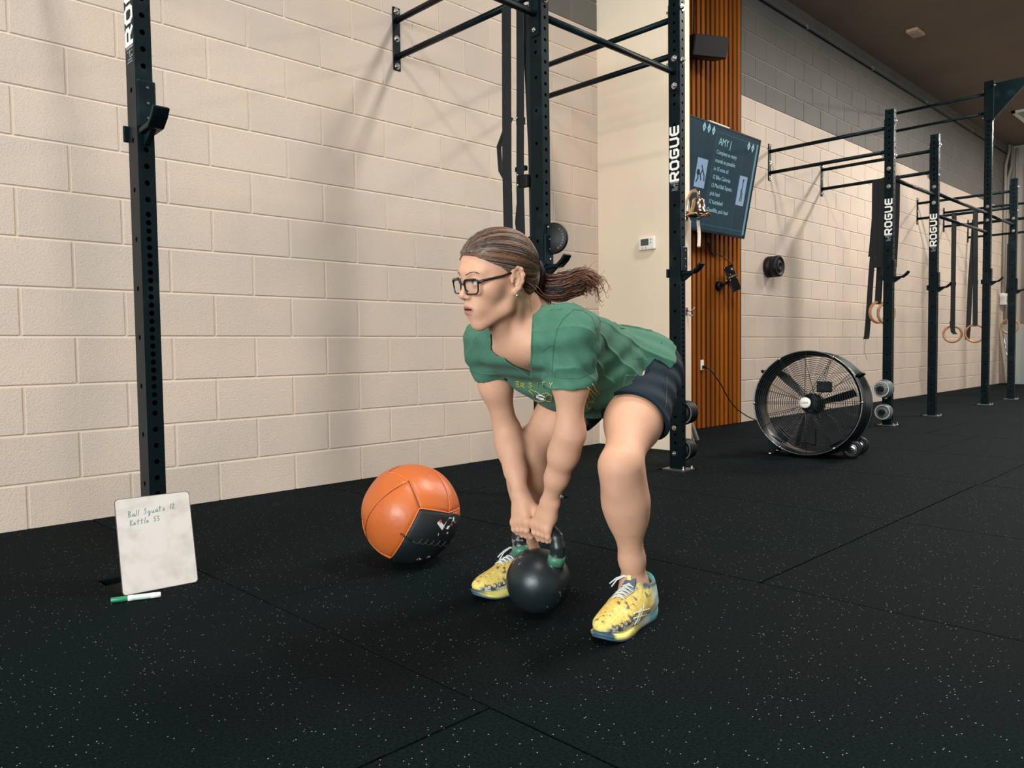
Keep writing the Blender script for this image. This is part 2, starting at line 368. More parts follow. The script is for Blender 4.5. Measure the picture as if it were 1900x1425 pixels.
def wallbars(rig, key, zu=2.600, zl=2.395, y1=PY+.0762):
    x = PX[key]+.03; mb = MB(); zc = (zu+zl)/2
    for z in (zu, zl):
        MB().tube([(x, -.006, z), (x, y1+.006, z)], .0170, 14).build('wall_bar', M_steel, rig)
    for (ya, yb) in ((-.0075, -.0005), (y1+.0005, y1+.0075)):
        MB().box(x-.026, x+.026, ya, yb, zl-.075, zu+.075).build('bracket_plate', M_steel, rig, bevel=.006, seg=3)
    for z in (zl-.052, zc, zu+.052): bolt(rig, (x, -.0075, z), (0,-1,0), .95)
    for z in (zl-.045, zu+.045):
        bolt(rig, (x-.004, PY, z), (0,-1,0), 1.05)
        MB().cyl((x, y1+.0075, z), (x, y1+.03, z), .009, n=8).build('bolt_end', M_bolt, rig)
def crossbar(rig, k0, k1, z, z2=None, bs=False, be=True):
    xa, xb = PX[k0]+.0508, PX[k1]; z2 = z if z2 is None else z2; y = PY+.038
    MB().tube([(xa, y, z), (xb, y, z2)], .0168, 14).build('pull_up_bar', M_steel, rig)
    for (x, zz, s) in ((xb-.0065, z2, 1), (xa, z, -1)):
        MB().box(x, x+.0062, y-.026, y+.026, zz-.105, zz+.105).build('bar_plate', M_steel, rig, bevel=.004)
    for dz in (-.077, .077):
        if be: bolt(rig, (xb-.0065, y-.004, z2+dz), (-1,0,0), .95)
        if bs: bolt(rig, (PX[k0]-.001, y, z+dz), (-1,0,0), .95)
rig = thing('pull_up_rig', 'near black steel pull-up rig of three uprights bolted to the block wall behind the woman', 'rig', (1.9, PY, 0))
for k, lg in (('a', True), ('b', False), ('c', True)): upright(rig, k, lg=lg)
for k in 'abc': wallbars(rig, k)
crossbar(rig, 'a', 'b', 2.285, bs=True, be=False); crossbar(rig, 'b', 'c', 2.285, bs=True)
rig2 = thing('pull_up_rig', 'far black steel pull-up rig beyond the drum fan with one tall upright', 'rig', (8.4, PY, 0))
for k, H, lg in (('d', 2.743, True), ('e', 2.743, True), ('f', 3.66, False), ('g', 2.743, False)): upright(rig2, k, H, lg)
for k in 'deg': wallbars(rig2, k)
wallbars(rig2, 'f', 3.545, 3.33)
crossbar(rig2, 'd', 'e', 2.165, bs=True); crossbar(rig2, 'e', 'f', 2.19); crossbar(rig2, 'e', 'f', 1.975, be=False); crossbar(rig2, 'f', 'g', 2.18)
# shorter wall bars further along, and the target arm
for x, zu in ((11.63, 2.60), (12.8, 2.55)):
    for z in (zu, zu-.2): MB().tube([(x, -.006, z), (x, PY+.08, z)], .017, 10).build('wall_bar', M_steel, rig2)
    MB().box(x-.026, x+.026, -.0085, -.001, zu-.275, zu+.07).build('bracket_plate', M_steel, rig2, bevel=.005)
    MB().box(x-.026, x+.026, PY, PY+.0762, 0, 2.743).build('post', M_steel, rig2)
x = PX['f']
MB().box(x-.004, x+.055, PY-.012, PY+.088, 3.24, 3.68).build('arm_sleeve', M_steel, rig2, bevel=.004)
MB().prism([(0,3.245),(-.30,3.56),(-1.1,3.56),(-1.1,3.64),(0,3.64)], (x, PY-.01, 0), (0,1,0), (0,0,1), (.05,0,0)).build('target_arm', M_steel, rig2)
bolt(rig2, (x, PY-.012, 3.62), (0,-1,0), .9)
# ------------------------------------------------------------------ J cups
def jcup(key, z, label, near=1.0):
    x = PX[key]; t = thing('j_cup', label, 'rack hook', (x+.025, PY, z), 'J cups hooked on the uprights')
    t['group'] = 'J cups hooked on the uprights'
    MB().box(x-.001, x+.056, PY-.014, PY-.002, z, z+.145).build('back_plate', M_steel, t, bevel=.006, seg=2)
    if key == 'b': MB().box(x-.012, x-.002, PY-.014, PY+.09, z-.006, z+.016).build('side_hook', M_steel, t, bevel=.002)
    MB().box(x-.012, x+.03, PY+.078, PY+.09, z-.03, z+.02).build('rear_tab', M_steel, t, bevel=.003)
    prof = [(-.002,z-.018),(-.078,z-.014),(-.112,z+.012),(-.130,z+.036),(-.119,z+.043),(-.100,z+.022),(-.074,z+.002),(-.002,z-.002)]
    MB().prism([(p, q) for p, q in prof], (x+.003, PY-.002, 0), (0,1,0), (0,0,1), (.048,0,0)).build('cup_arm', M_steel, t, bevel=.003)
    MB().prism([(-.002,z-.052),(-.008,z-.052),(-.062,z-.015),(-.002,z-.015)], (x+.018, PY-.002, 0), (0,1,0), (0,0,1), (.016,0,0)).build('gusset', M_steel, t)
    mb = MB()
    for dz in (.03, .075, .122): mb.cyl((x+.030, PY-.014, z+dz), (x+.030, PY-.017, z+dz), .0042, n=8)
    mb.build('rivet', M_bolt, t)
jcup('a', 1.412, 'black J cup on the nearest upright left of the woman')
jcup('b', 1.112, 'black J cup on the upright directly behind the woman\'s head')
jcup('c', 1.150, 'black J cup on the upright beside the hanging bell')
jcup('d', 1.305, 'black J cup on the first upright right of the drum fan')
jcup('e', 1.270, 'black J cup on the second upright right of the drum fan')
jcup('f', 1.420, 'black J cup on the tall upright beside the wooden rings')
jcup('g', 1.370, 'black J cup on the rightmost upright at the picture edge')
# round dial of the landmine / belt holder on the middle upright
d = thing('weight_plate', 'thin black disc with white lettering at the upright behind the woman\'s head', 'weight plate', (1.95, PY-.02, 1.27))
MB().lathe([(0,0),(.070,0),(.074,.004),(.074,.016),(.069,.020),(0,.020)], (1.945, PY-.018, 1.238), (-.94,-.33,0), 32).build('disc', M_black, d)
ax = V((-.94,-.33,0)); sd = V((.33,-.94,0)); c0 = V((1.945, PY-.018, 1.238))+ax*.0205
mb = MB()
for i, ch in enumerate('STANDARD'):
    q = math.radians(52-i*15); o_ = c0+sd*math.cos(q)*.050+V((0,0,1))*math.sin(q)*.050
    u_ = sd*math.sin(q)-V((0,0,1))*math.cos(q); v_ = sd*math.cos(q)+V((0,0,1))*math.sin(q)
    text(ch, .0135, o_, u_, v_, M_grey, 'lettering', d)
for dz in (.055, 0, -.055): mb.cyl(c0-sd*.02+V((0,0,dz)), c0-sd*.02+V((0,0,dz))+ax*.003, .0045, n=8)
mb.build('rivet', M_bolt, d)
# ------------------------------------------------------------------ plates on the storage pegs
def plate(c, r, t, ax, label, grp, m=M_steel, rim=None, txt=False):
    o = thing('weight_plate', label, 'weight plate', c, grp); ax = V(ax)
    MB().lathe([(.026,0),(r*.55,0),(r*.6,t*.12),(r*.80,t*.12),(r*.84,0),(r*.95,0),(r,t*.15),(r,t*.85),(r*.95,t),(r*.5,t),(.026,t),(.026,0)], c, ax, 32).build('disc', m, o)
    MB().lathe([(r*.855,-.0006),(r*.93,-.0006)], c, ax, 32).build('painted_ring', rim or M_grey, o)
    if txt:
        sd = ax.cross(V((0,0,1))).normalized(); c0 = V(c)-ax*.0008
        for i, ch in enumerate('STANDARD'):
            q = math.radians(158-i*19); v_ = -sd*math.cos(q)*-1+V((0,0,1))*math.sin(q); u_ = sd*-1*math.sin(q)*-1
            rad = sd*math.cos(q)+V((0,0,1))*math.sin(q); tan = sd*math.sin(q)-V((0,0,1))*math.cos(q)
            text(ch, .018, c0+rad*r*.64, tan, rad, M_white, 'lettering', o)
    return o
for z, nm, r in ((.33, 'upper', .074), (.112, 'lower', .066)):
    xx = PX['c']+.056
    for i, w in enumerate(('nearest the upright', 'in the middle of the stack', 'outermost on the peg')):
        plate((xx+.004+i*.028, PY+.035, z), r-.003*i, .022, (1,0,0), 'small black plate on the bell upright\'s %s peg, %s' % (nm, w), 'plates on the near rig pegs', M_black)
    MB().cyl((xx-.006, PY+.035, z), (xx+.12, PY+.035, z), .024, n=16).build('storage_peg', M_steel, rig)
for z, nm, r, n in ((.325, 'upper', .080, 3), (.120, 'lower', .072, 2)):
    xx = PX['d']
    for i in range(n):
        plate((xx-.035*(i+1), PY+.05, z), r-.004*i, .028, (1,0,0), 'small grey plate on the %s peg right of the drum fan, %s' % (nm, ('closest to upright', 'outermost' if n == 2 else 'between two others', 'outermost')[i]), 'plates on the far rig pegs', M_greypl, M_white if i == n-1 else M_grey, i == n-1 and nm == 'upper')
    MB().cyl((xx, PY+.05, z), (xx-.035*n-.035, PY+.05, z), .025, n=16).build('storage_peg', M_black, rig2)
# ------------------------------------------------------------------ wood slats
sw = thing('slat_panel', 'tall wall panel of stained brown vertical wooden slats beside the partition', 'wall panel', (4.8, 0, 0))
M_slat = mat('stained_slat', lin(146, 84, 32), .7, spec=.15, rnd=.28)
def slatmat(m):
    nt = m.node_tree; b = nt.nodes['Principled BSDF']; L = nt.links.new; N = nt.nodes.new
    g = N('ShaderNodeTexCoord'); mp = N('ShaderNodeMapping'); mp.inputs['Scale'].default_value = (60, 60, 1.6); L(g.outputs['Object'], mp.inputs[0])
    oi = N('ShaderNodeObjectInfo'); ad = N('ShaderNodeVectorMath'); L(mp.outputs[0], ad.inputs[0]); L(oi.outputs['Random'], ad.inputs[1])
    n = N('ShaderNodeTexNoise'); n.inputs['Scale'].default_value = 1; n.inputs['Detail'].default_value = 5; L(ad.outputs[0], n.inputs['Vector'])
    mx = N('ShaderNodeMix'); mx.data_type = 'RGBA'; mx.inputs[6].default_value = lin(152, 84, 12); mx.inputs[7].default_value = lin(104, 54, 4); L(n.outputs[0], mx.inputs[0])
    hs = [q for q in nt.nodes if q.bl_idname == 'ShaderNodeHueSaturation'][0]; L(mx.outputs[2], hs.inputs['Color'])
slatmat(M_slat)
M_dslat = mat('dark_slat', lin(34, 18, 10), .6)
MB().box(3.85, 5.765, -.008, -.0002, 0, 4.14).build('backing_board', mat('panel_backing', lin(18, 12, 9), .8), sw)
pitch = .0755; k = 0; xsl = 5.755
while xsl > 3.9:
    z0 = random.uniform(-.0, .012)
    MB().box(xsl-.043, xsl, -.034, -.008, .004, 4.14).build('slat', M_slat, sw, bevel=.0015, seg=1)
    MB().box(xsl-.043-.021, xsl-.043-.010, -.020, -.008, .004, 4.14).build('slat', M_dslat, sw)
    xsl -= pitch
MB().box(5.757, 5.768, -.036, -.0002, 0, 4.14).build('end_trim', M_dslat, sw)
# ------------------------------------------------------------------ television
tv = thing('television', 'wall mounted flat television showing a teal workout screen beside the slats', 'television', (4.8, -.2, 1.66))
o_ = V((4.08, -.2, 1.66)); U = V((1,0,0)); H = V((0,-.16,.83)); hl = H.length; Wv = H/hl; Nn = U.cross(Wv).normalized()   # towards the room
assert Nn.y < 0
TVT = Matrix((U, Wv, Nn)).transposed().to_4x4(); TVT.translation = o_
TW, TH = 1.44, hl
def tvb(a, b, c, d, e, f): return MB(TVT).box(a, b, c, d, e, f)
tvb(0, TW, 0, TH, -.05, -.004).build('housing', M_black, tv, bevel=.006)
tvb(-.0, TW, 0, .018, -.004, .004).box(0, TW, TH-.012, TH, -.004, .004).box(0, .012, 0, TH, -.004, .004).box(TW-.012, TW, 0, TH, -.004, .004).build('bezel', M_black, tv)
def scr(name, col, st=1.0):
    return mat(name, (.01,.015,.018,1), .25, spec=.3, emit=(lin(*col), st))
M_s0 = scr('screen_teal', (8, 42, 54)); M_s1 = scr('screen_dark_teal', (8, 38, 48)); M_s2 = scr('screen_blue_strip', (84, 128, 146)); M_s3 = scr('screen_picture', (130, 152, 176)); M_s4 = scr('screen_text', (150, 190, 196)); M_s5 = scr('screen_figure', (16, 30, 44)); M_s6 = scr('screen_line', (50, 100, 112))
tvb(.012, TW-.012, .018, TH-.012, -.004, .0).build('screen', M_s0, tv)
def tvq(name, m, *rects, z=.0006):
    for a, b, c, d in rects: MB(TVT).add([(a, c, z), (b, c, z), (b, d, z), (a, d, z)], [(0,1,2,3)]).build(name, m, tv)
tvq('screen_column', M_s1, (.575, .735, .06, .80), (1.19, 1.385, .06, .80), (.15, .42, .06, .80))
tvq('screen_strip', M_s2, (1.385, 1.415, .03, .80))
tvq('screen_border', M_s6, (.755, .757, .06, .795), (1.187, 1.189, .06, .78), (.755, 1.385, .792, .795), (.575, .577, .06, .80), (.40, 1.385, .058, .061), (.738, .740, .06, .80), z=.0009)
tvq('screen_picture', M_s3, (.525, .675, .335, .560), (1.195, 1.325, .27, .515), z=.0012)
def tvtext(s_, size, x, y, m=M_s4): text(s_, size, TVT @ V((x, y, .0014)), U, Wv, m, 'screen_text', tv, ext=0, xs=.92)
tvtext('AMY J', .082, .785, .700)
for i, s_ in enumerate(('Complete as many', 'rounds as possible', 'in 15 mins of:', '12 Bike Calories', '12 Med Ball Squats,', 'pick load', '12 Kettlebell', 'Deadlifts, pick load')):
    tvtext(s_, .046, .775, .628-i*.0655)
for cx_, cy_ in ((.545,.795),(.615,.795),(.685,.79),(1.255,.765),(1.325,.76)):
    MB(TVT).add([(cx_-.024,cy_,.0014),(cx_,cy_-.038,.0014),(cx_+.024,cy_,.0014),(cx_,cy_+.038,.0014)], [(0,1,2,3)]).build('screen_icon', M_s4, tv)
    MB(TVT).add([(cx_-.007,cy_-.01,.0016),(cx_+.008,cy_-.012,.0016),(cx_+.004,cy_+.013,.0016)], [(0,1,2)]).build('screen_icon', M_s5, tv)
def fig(lines, w, cx_, cy_, r_):
    MB().strokes(lines, w, TVT @ V((0,0,.0014)), U, Wv, Nn, .0004).lathe([(0,0),(r_,0)], TVT @ V((cx_,cy_,.0016)), Nn, 14).build('screen_figure', M_s5, tv)
def sh_(ls, dx, dy): return [[(a+dx, b+dy) for a, b in l] for l in ls]
fig(sh_([[(.865,.36),(.845,.40),(.87,.44),(.85,.47)], [(.845,.40),(.81,.41)], [(.87,.44),(.90,.40),(.91,.36)], [(.80,.34),(.82,.37),(.80,.41)]], -.252, .035), .013, .560, .45, .024)
fig(sh_([[(1.30,.31),(1.305,.38),(1.315,.44),(1.31,.47)], [(1.325,.31),(1.32,.38)], [(1.315,.43),(1.30,.39)]], -.048, -.002), .012, 1.265, .480, .011)
tvb(1.438, 1.452, .10, .25, -.04, -.01).build('side_box', M_black, tv, bevel=.003)
MB().box(4.6, 5.0, -.20, -.036, 1.85, 2.15).build('wall_mount', M_black, tv)
tvb(.62, .92, TH, TH+.012, -.035, -.005).build('top_white_strip', M_plastic_w, tv, bevel=.002)  # plain white strip along the top edge of the television
# speaker above
sp = thing('box_speaker', 'black box loudspeaker high on the slat panel above the television', 'speaker', (5.03, -.1, 3.2))
RT = Matrix.Translation((4.96, -.15, 3.19)) @ Matrix.Rotation(math.radians(-28), 4, 'Z') @ Matrix.Rotation(math.radians(14), 4, 'X')
MB(RT).box(-.16, .16, -.10, .10, -.085, .085).build('cabinet', M_black, sp, bevel=.012)
MB(RT).box(-.15, .15, -.106, -.099, -.075, .075).build('grille', mat('speaker_mesh', (.006,.006,.006,1), .7, bump=(400,.5,.001)), sp)
MB().box(4.92, 5.0, -.07, -.034, 3.13, 3.25).build('wall_bracket', M_black, sp)
MB().tube([(4.97,-.04,3.27),(4.98,-.04,3.6),(4.95,-.038,4.13)], .006, 6).build('speaker_wire', M_black, sp)
# tablet holder, cable, outlet
ph = thing('phone_holder', 'tilted black phone in a clamp holder on the slats under the television', 'phone holder', (5.45, -.1, 1.3))
PT = Matrix.Translation((5.42, -.145, 1.312)) @ Matrix.Rotation(math.radians(-16), 4, 'Y') @ Matrix.Rotation(math.radians(-14), 4, 'X')
MB(PT).box(-.070, .070, -.007, .007, -.118, .118).build('phone_body', mat('black_glass', (.004,.004,.005,1), .08, spec=.8), ph, bevel=.005)
MB(PT).box(-.076, .076, -.010, .012, .010, .024).build('clamp_bar', mat('clamp_metal', (.03,.05,.04,1), .3, .6), ph, bevel=.002)
MB(PT).lathe([(0,0),(.018,0),(.018,.004),(0,.004)], (.03,-.007,.075), (0,-1,0), 20).build('camera_ring', mat('lens_grey', (.10,.11,.11,1), .3, .7), ph)
mb = MB(PT)
for p in ((-.062,-.008,.02),(-.062,-.008,-.004),(-.03,-.009,.04),(.062,-.008,-.01)): mb.cyl(p, (p[0], p[1]-.005, p[2]), .006, n=8)
mb.build('clamp_screw', M_bolt, ph)
MB().cyl((5.36,-.034,1.25), (5.36,-.07,1.25), .042, .036, n=24).cyl((5.36,-.07,1.25), (5.41,-.13,1.29), .012).build('suction_base', M_black, ph)
MB().tube([(5.19,-.04,1.62),(5.21,-.045,1.55),(5.26,-.05,1.515),(5.33,-.055,1.53),(5.40,-.07,1.50),(5.43,-.11,1.46),(5.435,-.14,1.425)], .005, 6).build('charging_cable', M_black, ph)
ot = thing('power_outlet', 'small white power socket in the slat panel with a black plug', 'outlet', (5.1, -.03, .55))
MB().box(5.062, 5.135, -.030, -.008, .49, .615).build('recess_box', M_black, ot)
MB().box(5.075, 5.125, -.038, -.030, .51, .60).build('cover_plate', M_plastic_w, ot, bevel=.003)
MB().box(5.095, 5.125, -.065, -.038, .525, .552).build('plug', M_black, ot, bevel=.003)
# drum on the wall
dr = thing('round_drum', 'short black cylinder with ringed face mounted on the block wall near the television', 'wall fixture', (6.37, 0, 1.49))
MB().lathe([(0,.002),(.098,.002),(.102,.01),(.102,.05),(.094,.055),(.094,.064),(.102,.07),(.102,.12),(.096,.128),(.08,.13),(.076,.122),(.05,.122),(.046,.130),(.022,.130),(.018,.118),(0,.118)], (6.345, 0, 1.482), (0,-1,0), 40).build('drum_body', M_black, dr)
MB().lathe([(.048,0),(.053,.002),(.048,.004)], (6.345, -.128, 1.482), (0,-1,0), 32).build('dial_ring', mat('dial_grey', (.06,.065,.07,1), .35, .5), dr)
# thermostat
th = thing('thermostat', 'white thermostat with small grey display on the cream partition', 'thermostat', (3.735, -.448, 1.4))
TM = Matrix(((0,0,-1,3.7345),(-1,0,0,-.3805),(0,1,0,1.398),(0,0,0,1)))
MB(TM).box(0, .135, 0, .088, .0, .026).build('casing', M_plastic_w, th, bevel=.009, seg=4)
MB(TM).box(.022, .088, .030, .076, .0262, .0268).build('display', mat('lcd_grey', lin(66, 78, 74), .3), th)
mb = MB(TM)
for a, b in ((.106,.068),(.106,.046),(.036,.014),(.064,.014)): mb.cyl((a,b,.026), (a,b,.0275), .0055, n=12)
mb.build('button', mat('button_grey', lin(150, 150, 146), .5), th)
MB(TM).box(.10, .116, .0, .004, .002, .02).build('lower_edge', M_greypl, th)
# ------------------------------------------------------------------ bell
bl = thing('hanging_bell', 'polished brass bell on a curved bracket with white braided rope', 'bell', (3.79, -.83, 1.6))
M_brass = mat('tarnished_brass', lin(206, 186, 160), .16, 1, var=(30, lin(176, 146, 118), .4, .75))
bc = V((3.79, -.815, 1.602))
def bellprof(sc): return [(p*sc, q*sc) for p, q in [(0,.108),(.018,.107),(.033,.100),(.038,.092),(.040,.07),(.044,.05),(.052,.03),(.060,.018),(.0605,.014),(.065,.012),(.0655,.008),(.071,.006),(.080,-.003),(.082,-.006),(.078,-.006),(.066,.003),(.052,.022),(.036,.06),(.02,.09),(0,.095)]]
MB().lathe(bellprof(1.06), bc, (0,0,1), 48).build('bell_body', M_brass, bl)
MB().tube([(3.79,-.732,1.60),(3.79,-.726,1.65),(3.79,-.735,1.715),(3.79,-.765,1.762),(3.79,-.80,1.768),(3.79,-.818,1.75),(3.79,-.818,1.715)], [.006,.0065,.007,.007,.007,.006,.006], 10, flat=2.0).build('curved_arm', M_brass, bl)
MB().box(3.772, 3.808, -.728, -.7205, 1.575, 1.665).build('mount_plate', M_brass, bl, bevel=.003)
MB().tube([bc+V((0,0,.03)), bc+V((0,0,-.03))], .006, 8).lathe([(0,-.012),(.008,-.010),(.011,0),(.008,.010),(0,.012)], bc+V((0,0,-.018)), (0,0,1), 14).build('clapper', mat('clapper_grey', (.25,.26,.26,1), .3, 1), bl)
rp = [bc+V((.001*i*math.sin(i*.3), -.0006*i*i*.10, -.04-.0125*i)) for i in range(15)]
mb = MB()
for s_ in range(3):
    pts = []
    for i in range(85):
        t = i/84*14; j = min(int(t), 13); f = t-j; p = rp[j].lerp(rp[j+1], f); q = t*2.2+s_*2.094
        pts.append(p+V((math.cos(q), math.sin(q), 0))*.0055)
    mb.tube(pts, .0068, 6)
mb.build('braided_rope', mat('rope_white', lin(222, 212, 200), .8), bl)
hk = thing('coat_hook', 'small chrome double hook on the end of the partition', 'hook', (3.79, -.72, .95))
MB().box(3.776, 3.804, -.7255, -.7205, .935, .985).tube([(3.79,-.725,.965),(3.79,-.75,.955),(3.79,-.775,.965),(3.79,-.785,.985)], .005, 8).tube([(3.79,-.725,.95),(3.79,-.745,.93),(3.79,-.765,.925),(3.79,-.778,.935)], .005, 8).build('hook_body', M_chrome, hk)
for i, (x, y) in enumerate(((4.255,-.475),(4.335,-.465))):
    o = MB().tube([(x, y, .003), (x-.30, y+.36+.05*i, 1.5)], .0165, 16).build('plastic_pipe', M_plastic_w)
    tag(o, ('white plastic pipe leaning behind the partition, closest to its edge', 'white plastic pipe leaning behind the partition, nearer to the slats')[i], 'pipe', 'white pipes behind the partition')
# ------------------------------------------------------------------ drum fan
fan = thing('drum_fan', 'large black drum fan on wheels blowing in front of the block wall', 'fan', (4.1, -1.4, 0))
vw = V((.910, .416, 0)); rg = V((.416, -.910, 0)); al = math.radians(14)
nf = (-vw*math.cos(al)-rg*math.sin(al)); nf = (nf*math.cos(.10)+V((0,0,1))*math.sin(.10)).normalized()
xr = V((0,0,1)).cross(nf).normalized(); yu = nf.cross(xr)
fc = V((3.995, -1.475, .350))
FT = Matrix((xr, yu, nf)).transposed().to_4x4(); FT.translation = fc      # local z points to the viewer, origin at front rim
R_ = .330
def ring(mb, R, z, r, n=64, k=6): return mb.tube([(R*math.cos(2*math.pi*i/n), R*math.sin(2*math.pi*i/n), z) for i in range(n)], r, k, closed=True)
MB(FT).lathe([(R_,0),(R_,-.012),(R_-.012,-.02),(R_-.012,-.22),(R_+.012,-.235),(R_+.012,-.25),(R_+.006,-.25),(R_-.016,-.222),(R_-.016,-.02),(R_-.004,-.008),(R_-.004,0),(R_,0)], (0,0,0), (0,0,1), 80).build('drum_housing', mat('fan_black', (.006,.0085,.0095,1), .3, spec=.5), fan)
M_wire = mat('grille_wire', (.006,.010,.012,1), .4)
mb = ring(MB(FT), R_+.001, .004, .0045, 80, 8); mb.build('front_rim', mat('rim_steel', (.10,.12,.12,1), .25, .9), fan)
mb = ring(MB(FT), R_+.013, -.25, .005, 80, 8); mb.build('rear_rim', M_wire, fan)
def grille(z, z1, nm):
    mb = MB(FT)
    for i in range(1, 21):
        r = .045+(R_-.05)*i/20.5; ring(mb, r, z1+(z-z1)*(r/R_)**2, .0014, 56, 4)
    o = mb.build(nm, M_wire, fan); o['kind'] = 'stuff'
    for k in range(12):
        q = math.radians(15+30*k) if nm == 'rear_grille' else math.radians(2+30*k)
        for dd in ((-.006, .006) if k % 2 == 0 else (0,)):
            c, s_ = math.cos(q), math.sin(q); px, py = -s_*dd, c*dd
            MB(FT).tube([(c*.04+px, s_*.04+py, z1+.003), (c*.2+px, s_*.2+py, z1+(z-z1)*.37+.003), (c*R_+px, s_*R_+py, z+.002)], .0019, 5).build('grille_spoke', M_wire, fan)
grille(.002, .028, 'front_grille'); grille(-.245, -.275, 'rear_grille')
MB(FT).lathe([(0,.036),(.030,.036),(.034,.033),(.035,.028),(.030,.024)], (0,0,0), (0,0,1), 32).build('hub_badge', mat('badge_white', lin(225, 222, 210), .4), fan)
for k, (x0_, x1_, y_) in enumerate(((-.008,.004,.003),(.006,.010,.003),(.012,.020,.003),(-.008,.006,-.003),(.008,.020,-.003))):
    MB(FT).box(x0_, x1_, y_-.0015, y_+.0015, .036, .0366).build('badge_mark', M_black, fan)
MB(FT).lathe([(.006,0),(.008,0)], (-.020,0,.0366), (0,0,1), 20).build('badge_mark', M_black, fan)
MB(FT).lathe([(0,-.10),(.045,-.10),(.062,-.115),(.068,-.13),(.068,-.215),(.055,-.235),(0,-.235)], (0,0,0), (0,0,1), 32).build('motor', M_steel, fan)
MB(FT).obox((.055,.115,-.225), ((1,0,0),(0,1,0),(0,0,1)), (.045,.035,.022)).build('switch_box', M_steel, fan, bevel=.006)
for k in range(3):
    q = math.radians(250+120*k); vs = []; n_ = 8
    for i in range(n_+1):
        r = .05+(.235)*i/n_; w = .018+.020*math.sin(math.pi*min(i/n_*.8, 1)); tw = 1.1-.25*i/n_
        c, s_ = math.cos(q+.10*i/n_), math.sin(q+.10*i/n_)
        for sgn in (-1, 1):
            px, py = -s_*sgn*w*math.cos(tw), c*sgn*w*math.cos(tw); vs.append((c*r+px, s_*r+py, -.09+sgn*w*math.sin(tw)))
    MB(FT).add(vs, [(2*i, 2*i+1, 2*i+3, 2*i+2) for i in range(n_)], True).build('fan_blade', M_wire, fan)
for k in range(6):
    q = math.radians(2+60*k+(0 if k else 0)); c, s_ = math.cos(q), math.sin(q)
    MB(FT).lathe([(0,.010),(.006,.009),(.009,.004),(.009,0)], (c*R_, s_*R_, .004), (0,0,1), 12).build('clip_bolt', M_bolt, fan)
for q, in ((math.radians(32),), (math.radians(146),)):
    c, s_ = math.cos(q), math.sin(q)
    MB(FT).tube([(c*R_, s_*R_, -.06), (c*(R_+.035), s_*(R_+.035), -.055), (c*(R_+.04), s_*(R_+.04), -.12), (c*R_, s_*R_, -.13)], .010, 10).build('carry_handle', M_steel, fan)
# feet and wheels
def onfloor(a, b, c): p = FT @ V((a, b, c)); return p
wl = [V((4.155, -1.700, .056)), V((4.155, -1.700, .056))-V((nf.x, nf.y, 0)).normalized()*.24]
ftp = V((4.12, -1.13, 0)); ftp2 = V((4.30, -1.22, 0))
for i, w in enumerate(wl):
    axw = nf.cross(V((0,0,1))).cross(V((0,0,1))); axw = V((nf.x, nf.y, 0)).normalized()
    MB().lathe([(0,-.016),(.010,-.018),(.014,-.014),(.030,-.014),(.038,-.018),(.052,-.018),(.056,-.012),(.056,.012),(.052,.018),(0,.018)], w, -axw, 32).build('wheel', M_black, fan)
    MB().lathe([(.012,-.0195),(.020,-.0195),(.022,-.0185),(.030,-.0195),(.034,-.0190)], w, -axw, 32).build('wheel_rim', M_chrome, fan)
    MB().lathe([(0,-.024),(.007,-.022),(.009,-.016)], w, -axw, 12).build('axle_nut', M_bolt, fan)
    c_ = w+axw*.028 if i == 0 else w+axw*.028
    cc = fc-nf*(.03 if i == 0 else .2)
    vtx = [V((cc.x, cc.y, 0))+xr*.13+V((0,0,.075)), V((cc.x, cc.y, 0))+xr*.27+V((0,0,.16)), c_+V((0,0,.028)), c_+V((0,0,-.012))-xr*.02]
    MB().add([v+axw*.002 for v in vtx]+[v-axw*.002 for v in vtx], [(0,1,2,3),(7,6,5,4),(0,4,5,1),(1,5,6,2),(2,6,7,3),(3,7,4,0)]).build('wheel_bracket', M_steel, fan)
MB().tube([wl[0], wl[1]], .008, 10).build('axle', M_steel, fan)
for i, w in enumerate((ftp, ftp2)):
    cc = fc-nf*(.03 if i == 0 else .2)
    a = V((cc.x, cc.y, 0))-xr*.16+V((0,0,.09)); b = V((cc.x, cc.y, 0))-xr*.24+V((0,0,.14)); f_ = V((cc.x, cc.y, 0))-xr*.235
    vtx = [a, b, f_+V((0,0,.008))-xr*.02, f_+V((0,0,.008))+xr*.02]
    MB().add([v+nf*.002 for v in vtx]+[v-nf*.002 for v in vtx], [(0,1,2,3),(7,6,5,4),(0,4,5,1),(1,5,6,2),(2,6,7,3),(3,7,4,0)]).build('foot_bracket', M_steel, fan)
    MB().cyl(f_+V((0,0,0)), f_+V((0,0,.014)), .013, n=12).build('foot', M_bolt, fan)
MB().tube([(5.11,-.07,.537),(5.17,-.09,.50),(5.30,-.10,.38),(5.42,-.11,.24),(5.55,-.12,.14),(5.70,-.14,.07),(5.82,-.20,.012),(5.70,-.45,.006),(5.2,-.75,.006),(4.7,-1.1,.006),(4.42,-1.35,.03),(4.25,-1.42,.16)], .0052, 8).build('power_cord', M_black, fan)
